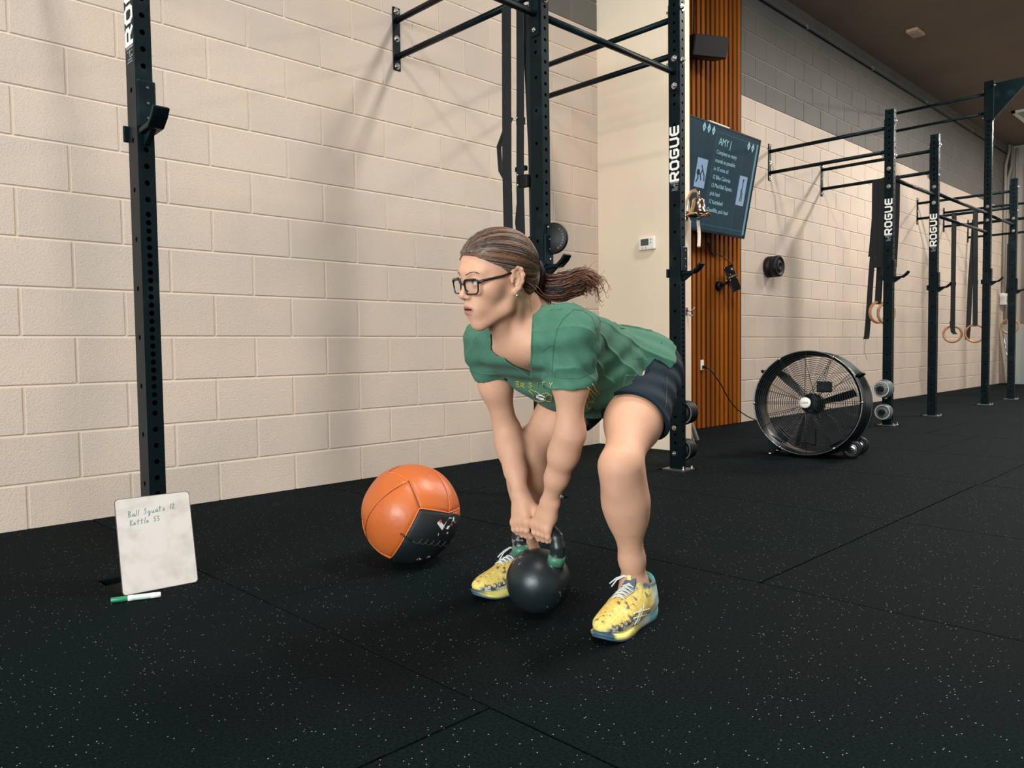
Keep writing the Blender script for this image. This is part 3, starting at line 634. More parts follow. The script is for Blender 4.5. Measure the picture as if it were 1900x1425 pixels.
# ------------------------------------------------------------------ hanging straps and rings
def ringthing(c, nrm, label, top, grp, R=.104, parts=((0,0),), w=.038, wd=None, tail=None):
    t = thing('gymnastic_ring', label, 'gymnastic ring', c, grp); nrm = V(nrm).normalized(); c = V(c)
    a = V((0,0,1)); b = nrm.cross(a).normalized()
    MB().tube([c+a*R*math.sin(2*math.pi*i/40)+b*R*math.cos(2*math.pi*i/40) for i in range(40)], .0145, 12, closed=True).build('wooden_ring', M_wood, t)
    tp = c+V((0,0,R)); bar = V(top); wd = V(wd) if wd else b
    n2 = wd.cross(a).normalized()
    MB().ribbon([tp+n2*.017, (tp+n2*.017).lerp(bar+n2*.02, .5), bar+n2*.02, bar+V((0,0,.021)), bar-n2*.02, (tp-n2*.017).lerp(bar-n2*.02, .5), tp-n2*.017, tp-V((0,0,.019)), tp+n2*.017], wd, w, .0025).build('strap', M_blk2, t)
    MB().obox(tp.lerp(bar, .38 if tail else .25)+n2*.024, (wd, a, n2), (w*.62, .025, .010)).build('buckle', M_black, t, bevel=.003)
    if tail: MB().ribbon([V(p) for p in tail], wd, w, .0022).build('strap_tail', M_blk2, t)
    return t
vd = V((-.95,-.31,0))
ringthing((10.53,-.452,.833), vd, 'wooden gymnastic ring hanging left of its twin before the far block wall', (10.53,-.452,2.395), 'rings on the far rig', w=.055, tail=[(10.50,-.45,1.0),(10.49,-.47,.86),(10.485,-.50,.83)])
ringthing((10.53,-.715,.838), vd, 'wooden gymnastic ring hanging right of its twin against the tall upright', (10.53,-.70,2.395), 'rings on the far rig', R=.110, w=.055, tail=[(10.53,-.69,2.3),(10.5,-.66,1.5),(10.5,-.645,.9),(10.5,-.635,.76)])
ringthing((12.83,-.58,.96), vd, 'wooden gymnastic ring half hidden behind the rightmost upright', (12.83,-.58,2.35), 'rings on the far rig', R=.11, w=.07, tail=[(12.8,-.57,2.2),(12.8,-.57,1.6),(12.79,-.56,1.45)])
ringthing((7.55,-.60,1.045), (-.45,-.9,.0), 'edge-on wooden ring farther from the upright beside the drum fan', (7.549,-.66,2.395), 'rings beside the fan', w=.055, wd=(0,1,0), tail=[(7.50,-.58,1.9),(7.50,-.545,1.4),(7.50,-.52,.95),(7.50,-.508,.80),(7.50,-.50,.77)])
ringthing((7.50,-.70,1.03), (-.45,-.9,.0), 'edge-on wooden ring touching the upright beside the drum fan', (7.549,-.76,2.395), 'rings beside the fan', w=.055, wd=(0,1,0), tail=[(7.48,-.72,2.0),(7.48,-.70,1.5)])
t = thing('strap_bundle', 'thick bundle of black webbing straps hanging from the wall bar beside the fan upright', 'strap', (7.55, -.68, 2.39))
for i, (y, zb) in enumerate(((-.585,1.62),(-.65,1.50),(-.715,1.42),(-.78,1.40))):
    MB().ribbon([(7.52-.008*i,y,2.40),(7.515-.008*i,y-.0,2.0),(7.51-.008*i,y+.02,zb+.1),(7.51-.008*i,y+.03,zb)], (0,1,0), .085, .004).build('strap', M_blk2, t)
MB().tube([(7.50,-.50,.775),(7.50,-.485,.70),(7.50,-.49,.62),(7.50,-.515,.55)], .0022, 5).build('loose_cord', M_blk2, t)
# straps near the middle upright
t = thing('ring_strap', 'wide black webbing strap hanging left of the upright behind the woman', 'strap', (1.92, -.93, 2.4))
MB().ribbon([(1.90,-.925,2.38),(1.895,-.925,2.0),(1.89,-.925,1.6),(1.89,-.93,1.2),(1.89,-.93,.75)], (0,1,0), .062, .003).build('strap', M_blk2, t)
MB().ribbon([(1.93,-.99,2.38),(1.93,-.985,2.0),(1.925,-.98,1.5),(1.93,-.985,1.0),(1.93,-.985,.72)], (0,1,0), .05, .003).build('strap', M_blk2, t)
MB().tube([(1.93,-.92,1.86),(1.92,-.885,1.80),(1.90,-.86,1.72),(1.90,-.87,1.60),(1.91,-.91,1.53)], .008, 8, flat=2.6).build('strap_loop', M_blk2, t)
t = thing('ring_strap', 'black webbing strap with carabiner buckles hanging closest to the upright behind the woman', 'strap', (1.95, -1.03, 2.4))
MB().ribbon([(1.955,-1.01,2.38),(1.955,-1.03,2.0),(1.955,-1.045,1.7),(1.955,-1.05,1.3),(1.955,-1.05,.9)], (0,1,0), .07, .004).build('strap', M_blk2, t)
for c_, h_ in (((1.94,-.975,1.83), (.022,.018,.012)), ((1.94,-.975,1.60), (.034,.012,.012)), ((1.935,-1.00,1.535), (.03,.03,.015))): MB().obox(c_, ((0,1,0),(0,0,1),(1,0,0)), h_).build('cam_buckle', M_black, t, bevel=.004)
MB().tube([(1.93,-.98,1.50),(1.93,-.955,1.42),(1.93,-.945,1.34),(1.93,-.955,1.28),(1.93,-.99,1.25),(1.93,-1.04,1.26)], .006, 8).build('loose_loop', M_blk2, t)
mb = MB()
for z in (1.845, 1.57, 1.52): mb.lathe([(.004,0),(.007,.002),(.007,.004),(.004,.006)], (1.925,-.965,z), (-1,0,0), 12)
mb.build('metal_snap', M_bolt, t)
# ------------------------------------------------------------------ far corner clutter
M_cond = mat('conduit_paint', lin(150, 142, 130), .5)
cdt = [([(14.75,-.03,0+1.5),(14.79,-.03,3.75),(15.02,-.03,4.05),(15.02,-.03,4.15)], 'first right of the tall upright'),
       ([(14.93,-.03,1.0),(14.95,-.03,3.55),(15.10,-.05,3.80),(15.12,-.05,4.15)], 'second from the tall upright'),
       ([(15.12,-.12,1.0),(15.12,-.12,3.85),(15.13,-.12,4.1)], 'third from the tall upright'),
       ([(15.13,-.30,1.0),(15.13,-.30,3.8),(15.14,-.34,4.1)], 'fourth from the tall upright'),
       ([(15.14,-.48,1.0),(15.14,-.48,3.6),(15.15,-.52,3.9),(15.15,-.54,4.14)], 'fifth, behind rightmost upright')]
for pts, w in cdt:
    tag(MB().tube(pts, .024, 8).build('conduit_pipe', M_cond), 'painted vertical conduit in the far corner, '+w, 'pipe', 'conduits in the far corner')
jb = thing('junction_box', 'small white electrical box at the foot of a far corner conduit', 'electrical box', (14.75, -.04, 1.4))
MB().box(14.66, 14.84, -.10, -.001, 1.36, 1.56).build('box_body', M_plastic_w, jb, bevel=.01)
MB().box(14.70, 14.80, -.105, -.10, 1.40, 1.52).build('box_cover', M_cond, jb, bevel=.003)
lp = thing('leaning_board', 'pale board with a bright metal edge leaning in the far corner', 'board', (14.6, -.3, 0))
MB().prism([(-.05,1.02),(-.22,.0),(-1.05,.0),(-.9,1.02)], (14.62,0,.001), (0,1,0), (0,0,1), (.02,0,0)).build('board_sheet', mat('board_blue_grey', lin(150, 156, 152), .6), lp)
MB().tube([(14.61,-.05,1.03),(14.61,-.225,.012)], .012, 6).build('metal_edge', M_chrome, lp)
for i, (y0, w) in enumerate(((-.62, 'closest to the rightmost upright'), (-.70, 'in the middle of the bundle'), (-.78, 'outermost at the picture edge'))):
    tag(MB().tube([(13.9,y0,.45),(14.3,y0+.16,2.05)], .024, 10).build('plastic_pipe', M_plastic_w), 'upright white plastic pipe in the far corner, '+w, 'pipe', 'white pipes in the far corner')
rb = thing('ball_rack', 'dark floor stand with a thick upright tube in the far corner', 'equipment stand', (10.9, -1.55, 0))
MB().prism([(0,0),(.30,0),(.30,.30),(.20,.42),(.05,.30)], (13.0,-1.05,0), (0,-1,0), (0,0,1), (.5,0,0)).build('stand_base', M_black, rb, bevel=.01)
MB().cyl((13.2,-1.15,.3), (13.2,-1.12,.95), .045, n=16).build('stand_tube', M_black, rb)
lf = thing('ceiling_light', 'white rectangular ceiling light frame at the right picture edge', 'ceiling light', (13.4, -.7, 4.14))
MB().box(12.75, 14.0, -.62, -.57, 4.12, 4.149).box(12.75, 12.80, -1.2, -.57, 4.12, 4.149).box(13.95, 14.0, -1.2, -.57, 4.12, 4.149).box(12.75, 14.0, -1.2, -1.15, 4.12, 4.149).build('light_frame', M_plastic_w, lf)
MB().box(12.8, 13.95, -1.15, -.62, 4.135, 4.149).build('diffuser', mat('lamp_diffuser', (.3,.28,.25,1), .6), lf)
sd_ = thing('ceiling_detector', 'small rectangular plate on the ceiling above the far rig', 'detector', (8.5, -.62, 4.14))
MB().box(8.38, 8.62, -.68, -.56, 4.115, 4.149).build('detector_body', mat('beige_plastic', lin(196, 160, 126), .6), sd_, bevel=.006)
MB().box(8.42, 8.58, -.66, -.58, 4.108, 4.116).build('detector_cover', M_cond, sd_)
# ------------------------------------------------------------------ medicine ball
ball = thing('medicine_ball', 'orange and black padded medicine ball on the floor before the wall', 'ball', (.79, -1.56, 0))
BC = V((.79, -1.56, .164)); BR = .167
bview = (CP-BC).normalized(); br_ = V((bview.y*-1, bview.x, 0)).normalized(); br_ = br_ if br_.dot(rt) > 0 else -br_; bu = bview.cross(br_); bu = bu if bu.z > 0 else -bu
def bdir(px, py):
    """photo position on the ball to a surface direction"""
    x, y = (px-762)/91, -(py-951)/91; r2 = min(x*x+y*y, .999); return (br_*x+bu*y+bview*math.sqrt(1-r2)).normalized()
bodym = bpy.data.materials.new('ball_leather'); 
M_or = mat('orange_vinyl', lin(192, 100, 46), .40, spec=.5, bump=(26, .28, .006), var=(5, lin(180, 88, 36), .35, .7))
M_bk = mat('black_vinyl_mesh', (.006, .011, .012, 1), .5, bump=(420, .9, .0015))
# panel division by planes through the centre
pA, pB, pC, pD, pE = bdir(777, 943), bdir(836, 953), bdir(725, 1029), bdir(758, 895), bdir(722, 875)
nblk1 = pA.cross(bdir(830, 952)).normalized()      # upper edge of the black field
nblk2 = pA.cross(pC).normalized()                   # left edge of the black field
if nblk1.dot(bdir(800, 990)) < 0: nblk1 = -nblk1
if nblk2.dot(bdir(800, 990)) < 0: nblk2 = -nblk2
nbot = bdir(725, 1029).cross(bdir(700, 1012)).normalized(); nbot = nbot if nbot.dot(bdir(762, 951)) > 0 else -nbot
seams = [(pA, bdir(758, 893)), (bdir(758, 893), bdir(722, 875)), (bdir(759, 895), bdir(681, 995)), (bdir(784, 860), bdir(831, 952)), (pA, bdir(829, 953)), (pA, bdir(725, 1029)), (bdir(681, 995), bdir(725, 1029)), (bdir(681,995), bdir(673,960)), (bdir(829,953), bdir(851,945)), (bdir(722, 875), bdir(742, 864))]
import bmesh
def arcpts(a, b, n=16):
    an = a.angle(b); return [(a*math.sin((1-t)*an)+b*math.sin(t*an))/math.sin(an) for t in [i/n for i in range(n+1)]]
sm_pts = np.array([tuple(p) for a, b in seams for p in arcpts(a, b, 24)])
def ballmesh(keep, name, m):
    b = bmesh.new(); bmesh.ops.create_icosphere(b, subdivisions=6, radius=1)
    cutn = [(nblk1), (nblk2)]
    for n_ in cutn:
        bmesh.ops.bisect_plane(b, geom=b.verts[:]+b.edges[:]+b.faces[:], plane_co=(0,0,0), plane_no=n_, dist=1e-5)
    dl = [f for f in b.faces if keep != (f.calc_center_median().dot(nblk1) > 0 and f.calc_center_median().dot(nblk2) > 0)]
    bmesh.ops.delete(b, geom=dl, context='FACES')
    for v in b.verts:
        d_ = np.sqrt(((sm_pts-np.array(v.co))**2).sum(1)).min(); s_ = -.022*math.exp(-(d_/.035)**2)
        r = BR*(1+s_+.008*math.sin(v.co.x*7+1)*math.sin(v.co.z*6)); w = v.co.copy()*r
        w.z = max(w.z, -BR*.965+abs(w.z+BR)*.0); v.co = BC+w
    me = bpy.data.meshes.new(name); b.to_mesh(me); b.free(); me.materials.append(m); me.polygons.foreach_set('use_smooth', [True]*len(me.polygons)); return link(name, me, ball)
ballmesh(False, 'orange_cover', M_or); blk = ballmesh(True, 'black_panel', M_bk)
M_st = mat('seam_piping_dark', lin(120, 52, 20), .5); M_sto = mat('seam_piping_orange', lin(226, 120, 64), .4)
for i, (a, b) in enumerate(seams):
    MB().tube([BC+p*BR*.992 for p in arcpts(a, b)], .0013 if i in (2,) else .0018, 6).build('seam', M_st if i in (0, 2, 9) else M_sto, ball)
def ballp(x, y, k=1.004): return BC+bdir(x, y)*BR*k
def ballpoly(pts, m, name, k=1.004):
    vs = [ballp(x, y, k) for x, y in pts]; MB().add(vs, [tuple(range(len(vs)))]).build(name, m, blk)
M_lred = mat('logo_red', lin(196, 74, 44), .5)
for pts in ([(807,970),(812,965),(819,974),(830,961),(835,962),(816,983)], [(823,981),(838,960),(843,968),(841,972),(837,967),(827,982)]): ballpoly(pts, M_white, 'ball_logo')
for pts in ([(810,966),(813,964),(816,967),(813,970)], [(832,974),(834,971),(836,974),(834,977)]): ballpoly(pts, M_lred, 'ball_logo', 1.006)
def balltext(s_, x, y, size, ux, uy, m):
    o_ = ballp(x, y, 1.006); u_ = (ballp(x+ux, y+uy, 1.006)-o_).normalized(); n_ = bdir(x, y); v_ = n_.cross(u_); text(s_, size, o_, u_, v_, m, 'ball_lettering', blk, ext=.0003)
balltext('J', 808.5, 991, .0105, 5, -.5, M_white); balltext('·', 817, 991, .012, 5, -.5, M_lred); balltext('fit', 824, 990.5, .0105, 5, -.8, M_white)
balltext('12', 770, 1035, .018, 6, -1.2, M_white); balltext('LB', 788, 1032, .013, 6, -2, M_white)
M_lace = mat('lace_black', (.012,.016,.017,1), .5)
for i in range(7):
    x = 764+i*10.5; y = 999+i*1.8
    MB().tube([ballp(x, y, 1.004), ballp(x+6, y+5, 1.016), ballp(x+12, y+3+i*.2, 1.012), ballp(x+17, y-3, 1.004)], .0018, 6).build('lacing', M_lace, blk)
MB().tube([ballp(743, 985, 1.002), ballp(752, 992, 1.01), ballp(762, 998, 1.006)], .003, 6).build('lace_flap', M_lace, blk)
# ------------------------------------------------------------------ whiteboard and marker
wb = thing('whiteboard', 'small smudged dry erase board leaning on the nearest upright', 'whiteboard', (.07, -1.25, 0))
b0, b1, t0 = V((-.0376,-1.2409,.001)), V((.1790,-1.262,.001)), V((-.0290,-1.172,.2800)); ub = (b1-b0).normalized(); wb_w = (b1-b0).length
vb = t0-b0; vb = (vb-ub*vb.dot(ub)); wb_h = vb.length; vb.normalize(); nb = ub.cross(vb).normalized(); nb = nb if nb.y < 0 else -nb
r = .010; P = []
for cx_, cy_, q0 in ((wb_w-r, r, -90), (wb_w-r, wb_h-r, 0), (r, wb_h-r, 90), (r, r, 180)):
    for k in range(5):
        q = math.radians(q0+22.5*k); P.append((cx_+r*math.cos(q), cy_+r*math.sin(q)))
M_wb = mat('board_white', lin(204, 198, 190), .3, var=(22, lin(186, 178, 170), .45, .75))
MB().prism(P, b0, ub, vb, -nb*.004).build('board_back', mat('board_edge', lin(90, 80, 74), .6), wb)
MB().prism([(x*.985+.0015, y*.988+.0016) for x, y in P], b0+nb*.0008, ub, vb, -nb*.0008).build('writing_surface', M_wb, wb)
M_ink = mat('green_ink', lin(34, 106, 106), .6)
HW = {'B': [[(.1,0),(.15,.5),(.22,1)],[(0,.95),(.4,1),(.55,.8),(.2,.52),(.5,.4),(.5,.1),(.05,0)]], 'a': [[(.45,.42),(.2,.45),(.05,.2),(.2,0),(.4,.15),(.5,.42),(.5,.1),(.65,.02)]],
 'l': [[(0,0),(.15,.5),(.3,1)]], 'S': [[(.6,.9),(.4,1),(.15,.8),(.45,.5),(.4,.12),(.0,.1)]], 'q': [[(.45,.42),(.2,.45),(.05,.2),(.2,0),(.45,.15),(.45,.42),(.3,-.4),(.1,-.35),(.5,.05)]],
 'u': [[(.05,.4),(.1,.05),(.3,0),(.45,.4),(.45,.05),(.6,.05)]], 't': [[(.3,.95),(.15,.1),(.3,0)],[(0,.6),(.5,.65)]], 's': [[(.45,.45),(.2,.42),(.15,.25),(.4,.15),(.3,0),(0,.02)]],
 '1': [[(.1,0),(.3,.9)]], '2': [[(.1,.75),(.35,.9),(.5,.65),(.05,.02),(.6,.1)]], 'K': [[(.05,0),(.2,1)],[(.65,1),(.12,.45),(.6,0)]], 'e': [[(.05,.2),(.4,.3),(.3,.45),(.08,.3),(.1,.05),(.45,.08)]],
 '5': [[(.6,.9),(.25,.88),(.15,.5),(.45,.5),(.4,.1),(.05,.05)]], '3': [[(.1,.9),(.5,.85),(.2,.5),(.5,.3),(.35,.02),(.02,.05)]], ' ': []}
def hand(s_, x, y, sz, slope):
    mb = MB(); cx_ = x
    for ch in s_:
        lines = [[(cx_+p*sz*.8, y+(cx_-x)*slope+q*sz) for p, q in ln] for ln in HW[ch]]
        mb.strokes(lines, .0011, b0+nb*.001, ub, vb, nb, .0003); cx_ += sz*(.62 if ch not in 'l1' else .36)
    mb.build('handwriting', M_ink, wb)
hand('Ball Squats 12', .034, .229, .0175, .07); hand('Kettle 53', .037, .203, .0165, .05)
mk = thing('marker_pen', 'green and white dry erase marker lying before the whiteboard', 'marker', (-.02, -1.30, 0))
m0, m1 = V((-.083,-1.279,.0085)), V((.039,-1.331,.0085)); md_ = m1-m0; um = md_.normalized()
MB().lathe([(0,0),(.0062,.0005),(.0072,.002),(.0076,.044),(.0074,.045)], m0, um, 18).build('marker_barrel', mat('marker_green', lin(34, 128, 88), .35), mk)
MB().lathe([(.0078,.045),(.0085,.046),(.0085,.058),(.0078,.059)], m0, um, 18).lathe([(.0078,.106),(.0082,.107),(.0080,.131),(.006,.133),(0,.133)], m0, um, 18).build('marker_cap', M_plastic_w, mk)
MB().lathe([(.0079,.059),(.0079,.106)], m0, um, 18).build('marker_label', mat('label_pale_green', lin(196, 214, 204), .5), mk)
0 and text('x', .009, m0+um*.062+V((0,0,.0081))+V((-.0, -.0015, 0)), um, V((0,0,1)).cross(um), mat('label_green', lin(30, 90, 66), .5), 'label_text', mk, ext=0)
# ------------------------------------------------------------------ sculpting with distance fields
import openvdb
A_ = lambda *a: np.array(a, dtype=np.float32)
def cone(a, b, ra, rb):
    a = A_(*a); b = A_(*b); ba = b-a; q = float(ba@ba)
    def f(P):
        d = P-a; h = np.clip(d@ba/q, 0, 1); return np.sqrt(((d-h[:, None]*ba)**2).sum(1))-(ra+(rb-ra)*h)
    f.c = (a+b)/2; f.r = float(np.sqrt(q))/2+max(ra, rb); return f
def rotm(ax, ay=None):
    ax = V(ax).normalized(); ay = V(ay) if ay else V((0,0,1)); ay = (ay-ax*ay.dot(ax)).normalized(); az = ax.cross(ay)
    return np.array([tuple(ax), tuple(ay), tuple(az)], dtype=np.float32).T
def ell(c, r, R=None):
    c = A_(*c); r = A_(*r); R = np.eye(3, dtype=np.float32) if R is None else R
    def f(P):
        q = (P-c)@R; k0 = np.sqrt(((q/r)**2).sum(1)); k1 = np.sqrt(((q/(r*r))**2).sum(1)); return k0*(k0-1)/np.maximum(k1, 1e-6)
    f.c = c; f.r = float(r.max()); return f
def plane(p, n):
    p = A_(*p); n = A_(*V(n).normalized())
    f = lambda P: (P-p)@n
    f.c = p; f.r = 1e3; return f
def smin(a, b, k):
    if k <= 0: return np.minimum(a, b)
    h = np.maximum(k-np.abs(a-b), 0)/k; return np.minimum(a, b)-h*h*k*.25
def field(ops):
    """ops: (sign, prim, k); primitives too far from the chunk are skipped"""
    def f(P):
        c = P.mean(0); R = float(np.sqrt(((P-c)**2).sum(1)).max()); d = np.full(len(P), 9., dtype=np.float32)
        for s, p, k in ops:
            far = float(np.linalg.norm(p.c-c))-p.r-R
            if far > max(k, 0)+.03: 
                if s > 0: d = np.minimum(d, max(far, .02))
                continue
            v = p(P)
            d = smin(d, v, k) if s > 0 else -smin(-d, v, k)
        return d
    cs = [p for s, p, k in ops if s > 0 and p.r < 100]
    lo = np.min([p.c-p.r for p in cs], 0); hi = np.max([p.c+p.r for p in cs], 0)
    f.c = (lo+hi)/2; f.r = float(np.linalg.norm(hi-lo))/2; f.lo = lo; f.hi = hi
    return f
def polygonize(f, vox, lo=None, hi=None, slack=1.0):
    lo = np.array(f.lo if lo is None else lo)-.02; hi = np.array(f.hi if hi is None else hi)+.02
    N = 20; n = np.ceil((hi-lo)/vox/N).astype(int)
    ijk = np.stack(np.meshgrid(*[np.arange(k) for k in n], indexing='ij'), -1).reshape(-1, 3)
    cen = lo+(ijk+.5)*N*vox
    dc = np.concatenate([f(np.ascontiguousarray(c[None], dtype=np.float32)) for c in cen]) if len(cen) < 400 else None
    if dc is None:
        dc = np.empty(len(cen), np.float32)
        for i in range(len(cen)): dc[i] = f(cen[i:i+1].astype(np.float32))[0]
    keep = np.abs(dc) < N*vox*.87*slack+.012
    g = openvdb.FloatGrid(1.0)
    base = np.stack(np.meshgrid(*[np.arange(N)]*3, indexing='ij'), -1).reshape(-1, 3).astype(np.float32)*vox
    for c in ijk[keep]:
        P = (base+(lo+c*N*vox)).astype(np.float32); g.copyFromArray(np.ascontiguousarray(f(P).reshape(N, N, N)), ijk=tuple(int(q) for q in c*N))
    v, q = g.convertToQuads(0.0); v = v*vox+lo
    return v, q
def smesh(name, v, q, m, parent, flip=True):
    me = bpy.data.meshes.new(name); nq = len(q); q = q[:, ::-1] if flip else q
    me.vertices.add(len(v)); me.vertices.foreach_set('co', v.astype(np.float32).ravel()); me.loops.add(nq*4); me.loops.foreach_set('vertex_index', q.astype(np.int32).ravel())
    me.polygons.add(nq); me.polygons.foreach_set('loop_start', np.arange(nq, dtype=np.int32)*4); me.polygons.foreach_set('use_smooth', [True]*nq)
    me.update(calc_edges=True); me.materials.append(m); return link(name, me, parent)
def vcol(o, cols):
    at = o.data.color_attributes.new('tone', 'FLOAT_COLOR', 'POINT'); a = np.ones((len(cols), 4), np.float32); a[:, :3] = cols; at.data.foreach_set('color', a.ravel())
def vmat(name, rough=.5, spec=.5, bump=None, sss=0, sheen=0, aniso=0):
    m = mat(name, (1,1,1,1), rough, spec=spec, bump=bump); nt = m.node_tree; a = nt.nodes.new('ShaderNodeVertexColor'); a.layer_name = 'tone'
    b = nt.nodes['Principled BSDF']; nt.links.new(a.outputs[0], b.inputs['Base Color'])
    if sss: b.inputs['Subsurface Weight'].default_value = sss; b.inputs['Subsurface Radius'].default_value = (.012, .005, .003); b.inputs['Subsurface Scale'].default_value = .6
    b.inputs['Sheen Weight'].default_value = sheen; return m
_rw = np.random.RandomState(3)
def noise(P, freq, seed=0, oct_=4):
    r = np.random.RandomState(seed); o = np.zeros(len(P), np.float32)
    for i in range(9):
        d = r.normal(size=3); d /= np.linalg.norm(d); o += np.sin((P@d.astype(np.float32))*freq*(.6+r.rand()*.9)+r.rand()*6.28)
    return o/4.5
def smooth(x, a, b): t = np.clip((x-a)/(b-a), 0, 1); return t*t*(3-2*t)
RGB = lambda r, g, b: np.array(lin(r, g, b)[:3], np.float32)
# ------------------------------------------------------------------ joints (metres)
wm = thing('person', 'woman in green V-neck shirt and navy shorts bending to lift a kettlebell', 'person', (.85, -2.26, 0))
LA, LK, LH = (.838,-2.462,.105), (.712,-2.515,.430), (1.06,-2.345,.640)
RA, RK, RH = (.858,-2.045,.118), (.800,-2.105,.425), (1.07,-2.175,.640)
LS, LE, LW = (.636,-2.428,.748), (.652,-2.402,.508), (.692,-2.295,.315)
RS, RE, RW = (.640,-2.112,.730), (.742,-2.085,.484), (.700,-2.180,.316)
def lerp(a, b, t): return tuple(x+(y-x)*t for x, y in zip(a, b))
def off(a, dx=0, dy=0, dz=0): return (a[0]+dx, a[1]+dy, a[2]+dz)
def arm(s, e, w, sgn):
    m1 = lerp(s, e, .45); f1 = lerp(e, w, .28)
    return [(1, cone(s, m1, .044, .040), .03), (1, cone(m1, e, .040, .0305), .04), (1, ell(off(s, .0, -.004, .006), (.048,.046,.048)), .03),
            (1, cone(e, f1, .0305, .0325), .04), (1, cone(f1, lerp(e, w, .62), .0325, .0265), .04), (1, cone(lerp(e, w, .62), w, .0265, .0210), .03), (1, ell(off(e, .012, -.004, .0), (.016,.018,.022)), .03),
            (1, ell(off(w, 0, -.018*sgn*-1, .006), (.010,.010,.012)), .012)]
def leg(h, k, a, sgn):
    u = V(a)-V(k); back = V((1, -.15*sgn, .25))
    bk = lambda t, d: tuple(V(lerp(k, a, t))+back.normalized()*d)
    return [(1, cone(h, lerp(h, k, .55), .080, .068), .03), (1, cone(lerp(h, k, .55), k, .068, .043), .05), (1, ell(off(k, -.022, -.006, .004), (.026,.027,.033)), .03), (1, ell(off(k, -.018, -.002, -.045), (.020,.018,.026)), .03),
            (1, cone(k, lerp(k, a, .30), .0415, .043), .05), (1, cone(bk(.16, .014), bk(.42, .013), .040, .038), .05), (1, cone(lerp(k, a, .30), lerp(k, a, .80), .044, .029), .05),
            (1, cone(lerp(k, a, .80), a, .029, .0275), .03), (1, cone(a, off(a, .018, 0, -.045), .030, .032), .03), (1, ell(off(a, 0, -.024, .0), (.010,.008,.012)), .014), (1, ell(off(a, -.002, .024, .008), (.010,.008,.012)), .014),
            (1, cone(off(a, -.01, 0, -.02), off(a, -.10, 0, -.065), .028, .022), .03)]
# head frame
HC = V((.4945, -2.306, .8905)); hy = math.radians(8.6); hp = math.radians(-11)
hf = V((-math.cos(hy)*math.cos(hp), math.sin(hy)*math.cos(hp), math.sin(hp))).normalized(); hx = hf.cross(V((0,0,1))).normalized()*-1
hx = V((0,0,1)).cross(hf).normalized()                                 # towards her left ear
if hx.y > 0: hx = -hx
hu = hx.cross(hf); hu = hu if hu.z > 0 else -hu
hr_ = math.radians(-5.2); hx, hu = (math.cos(hr_)*hx+math.sin(hr_)*hu), (-math.sin(hr_)*hx+math.cos(hr_)*hu)
HR = np.array([tuple(hx), tuple(hf), tuple(hu)], np.float32).T      # columns: local axes
HS = .94
def hw(x, y, z): return tuple(HC+(hx*x+hf*y+hu*z)*HS)
def hcone(a, b, ra, rb): return cone(hw(*a), hw(*b), ra*HS, rb*HS)
def hell(c, r, rot=None):
    R = HR if rot is None else HR@np.array(rot, np.float32)
    return ell(hw(*c), [q*HS for q in r], R)
def mir(fn, *a): return [fn(s, *a) for s in (1, -1)]
head = [(1, hell((0,-.022,.036), (.073,.092,.080)), .0), (1, hell((0,.022,.030), (.066,.068,.070)), .03), (1, hell((0,.032,-.026), (.054,.056,.074)), .03),
        (1, hell((0,.046,-.068), (.033,.036,.040)), .025), (1, hell((0,.070,-.103), (.0135,.0125,.013)), .026)]
for s in (1, -1):
    head += [(1, hcone((s*.051,-.010,-.038), (s*.044,.008,-.070), .015, .013), .03), (1, hcone((s*.044,.008,-.070), (s*.011,.064,-.106), .013, .009), .022),
             (1, hell((s*.042,.048,-.020), (.021,.020,.018)), .030), (1, hcone((s*.010,.083,.029), (s*.042,.067,.029), .0075, .0075), .018)]
head += [(1, hcone((0,.082,.016), (0,.103,-.022), .0065, .0080), .014), (1, hell((0,.1065,-.0275), (.0082,.0085,.0075)), .008)]
for s in (1, -1): head += [(1, hell((s*.0108,.096,-.0305), (.0062,.0085,.0058)), .006), (-1, hell((s*.031,.096,.006), (.0165,.016,.0135)), .012), (-1, hell((s*.0065,.099,-.0385), (.0035,.005,.0035)), .003)]
head += [(1, hell((0,.075,-.062), (.028,.020,.024)), .022)]
for s in (1, -1):
    head += [(1, hell((s*.0298,.0765,.0060), (.0150,.0148,.0138)), .006),
             (-1, hell((s*.0298,.091,.0058), (.0150,.017,.0064)), .0022),
             (1, hcone((s*.024,.082,-.0590), (s*.008,.0945,-.0560), .0030, .0046), .004), (1, hcone((s*.024,.082,-.0640), (s*.007,.0945,-.0705), .0032, .0055), .004)]
head += [(1, hcone((-.007,.0945,-.0565), (.007,.0945,-.0565), .0040, .0040), .003), (1, hcone((-.007,.0945,-.0705), (.007,.0945,-.0705), .0056, .0056), .003),
         (-1, hell((0,.098,-.0632), (.015,.018,.0022)), .0025)]
for s in (1, -1):
    hx_ = [(.073,.000,.008),(.077,-.003,.022),(.081,-.013,.029),(.084,-.024,.022),(.085,-.028,.007),(.082,-.024,-.009),(.078,-.015,-.024),(.075,-.006,-.031)]
    head += [(1, hell((s*.0765,-.014,.003), (.0050,.0150,.0290), [[1,0,0],[0,.97,.24],[0,-.24,.97]]), .006), (1, hell((s*.0745,-.005,-.030), (.0045,.0075,.0095)), .005)]
    for a_, b_ in zip(hx_, hx_[1:]): head.append((1, hcone((s*a_[0], a_[1], a_[2]), (s*b_[0], b_[1], b_[2]), .0032, .0032), .007))
    head += [(1, hcone((s*.080,-.015,.014), (s*.081,-.018,-.002), .0026,.0028), .004), (1, hcone((s*.0805,-.018,-.002), (s*.077,-.010,-.016), .0030,.0026), .004), (1, hell((s*.0755,.002,-.005), (.0040,.0035,.0060)), .004), (-1, hell((s*.079,-.007,-.006), (.0035,.0060,.0080)), .003)]
NB = (.655,-2.270,.800)
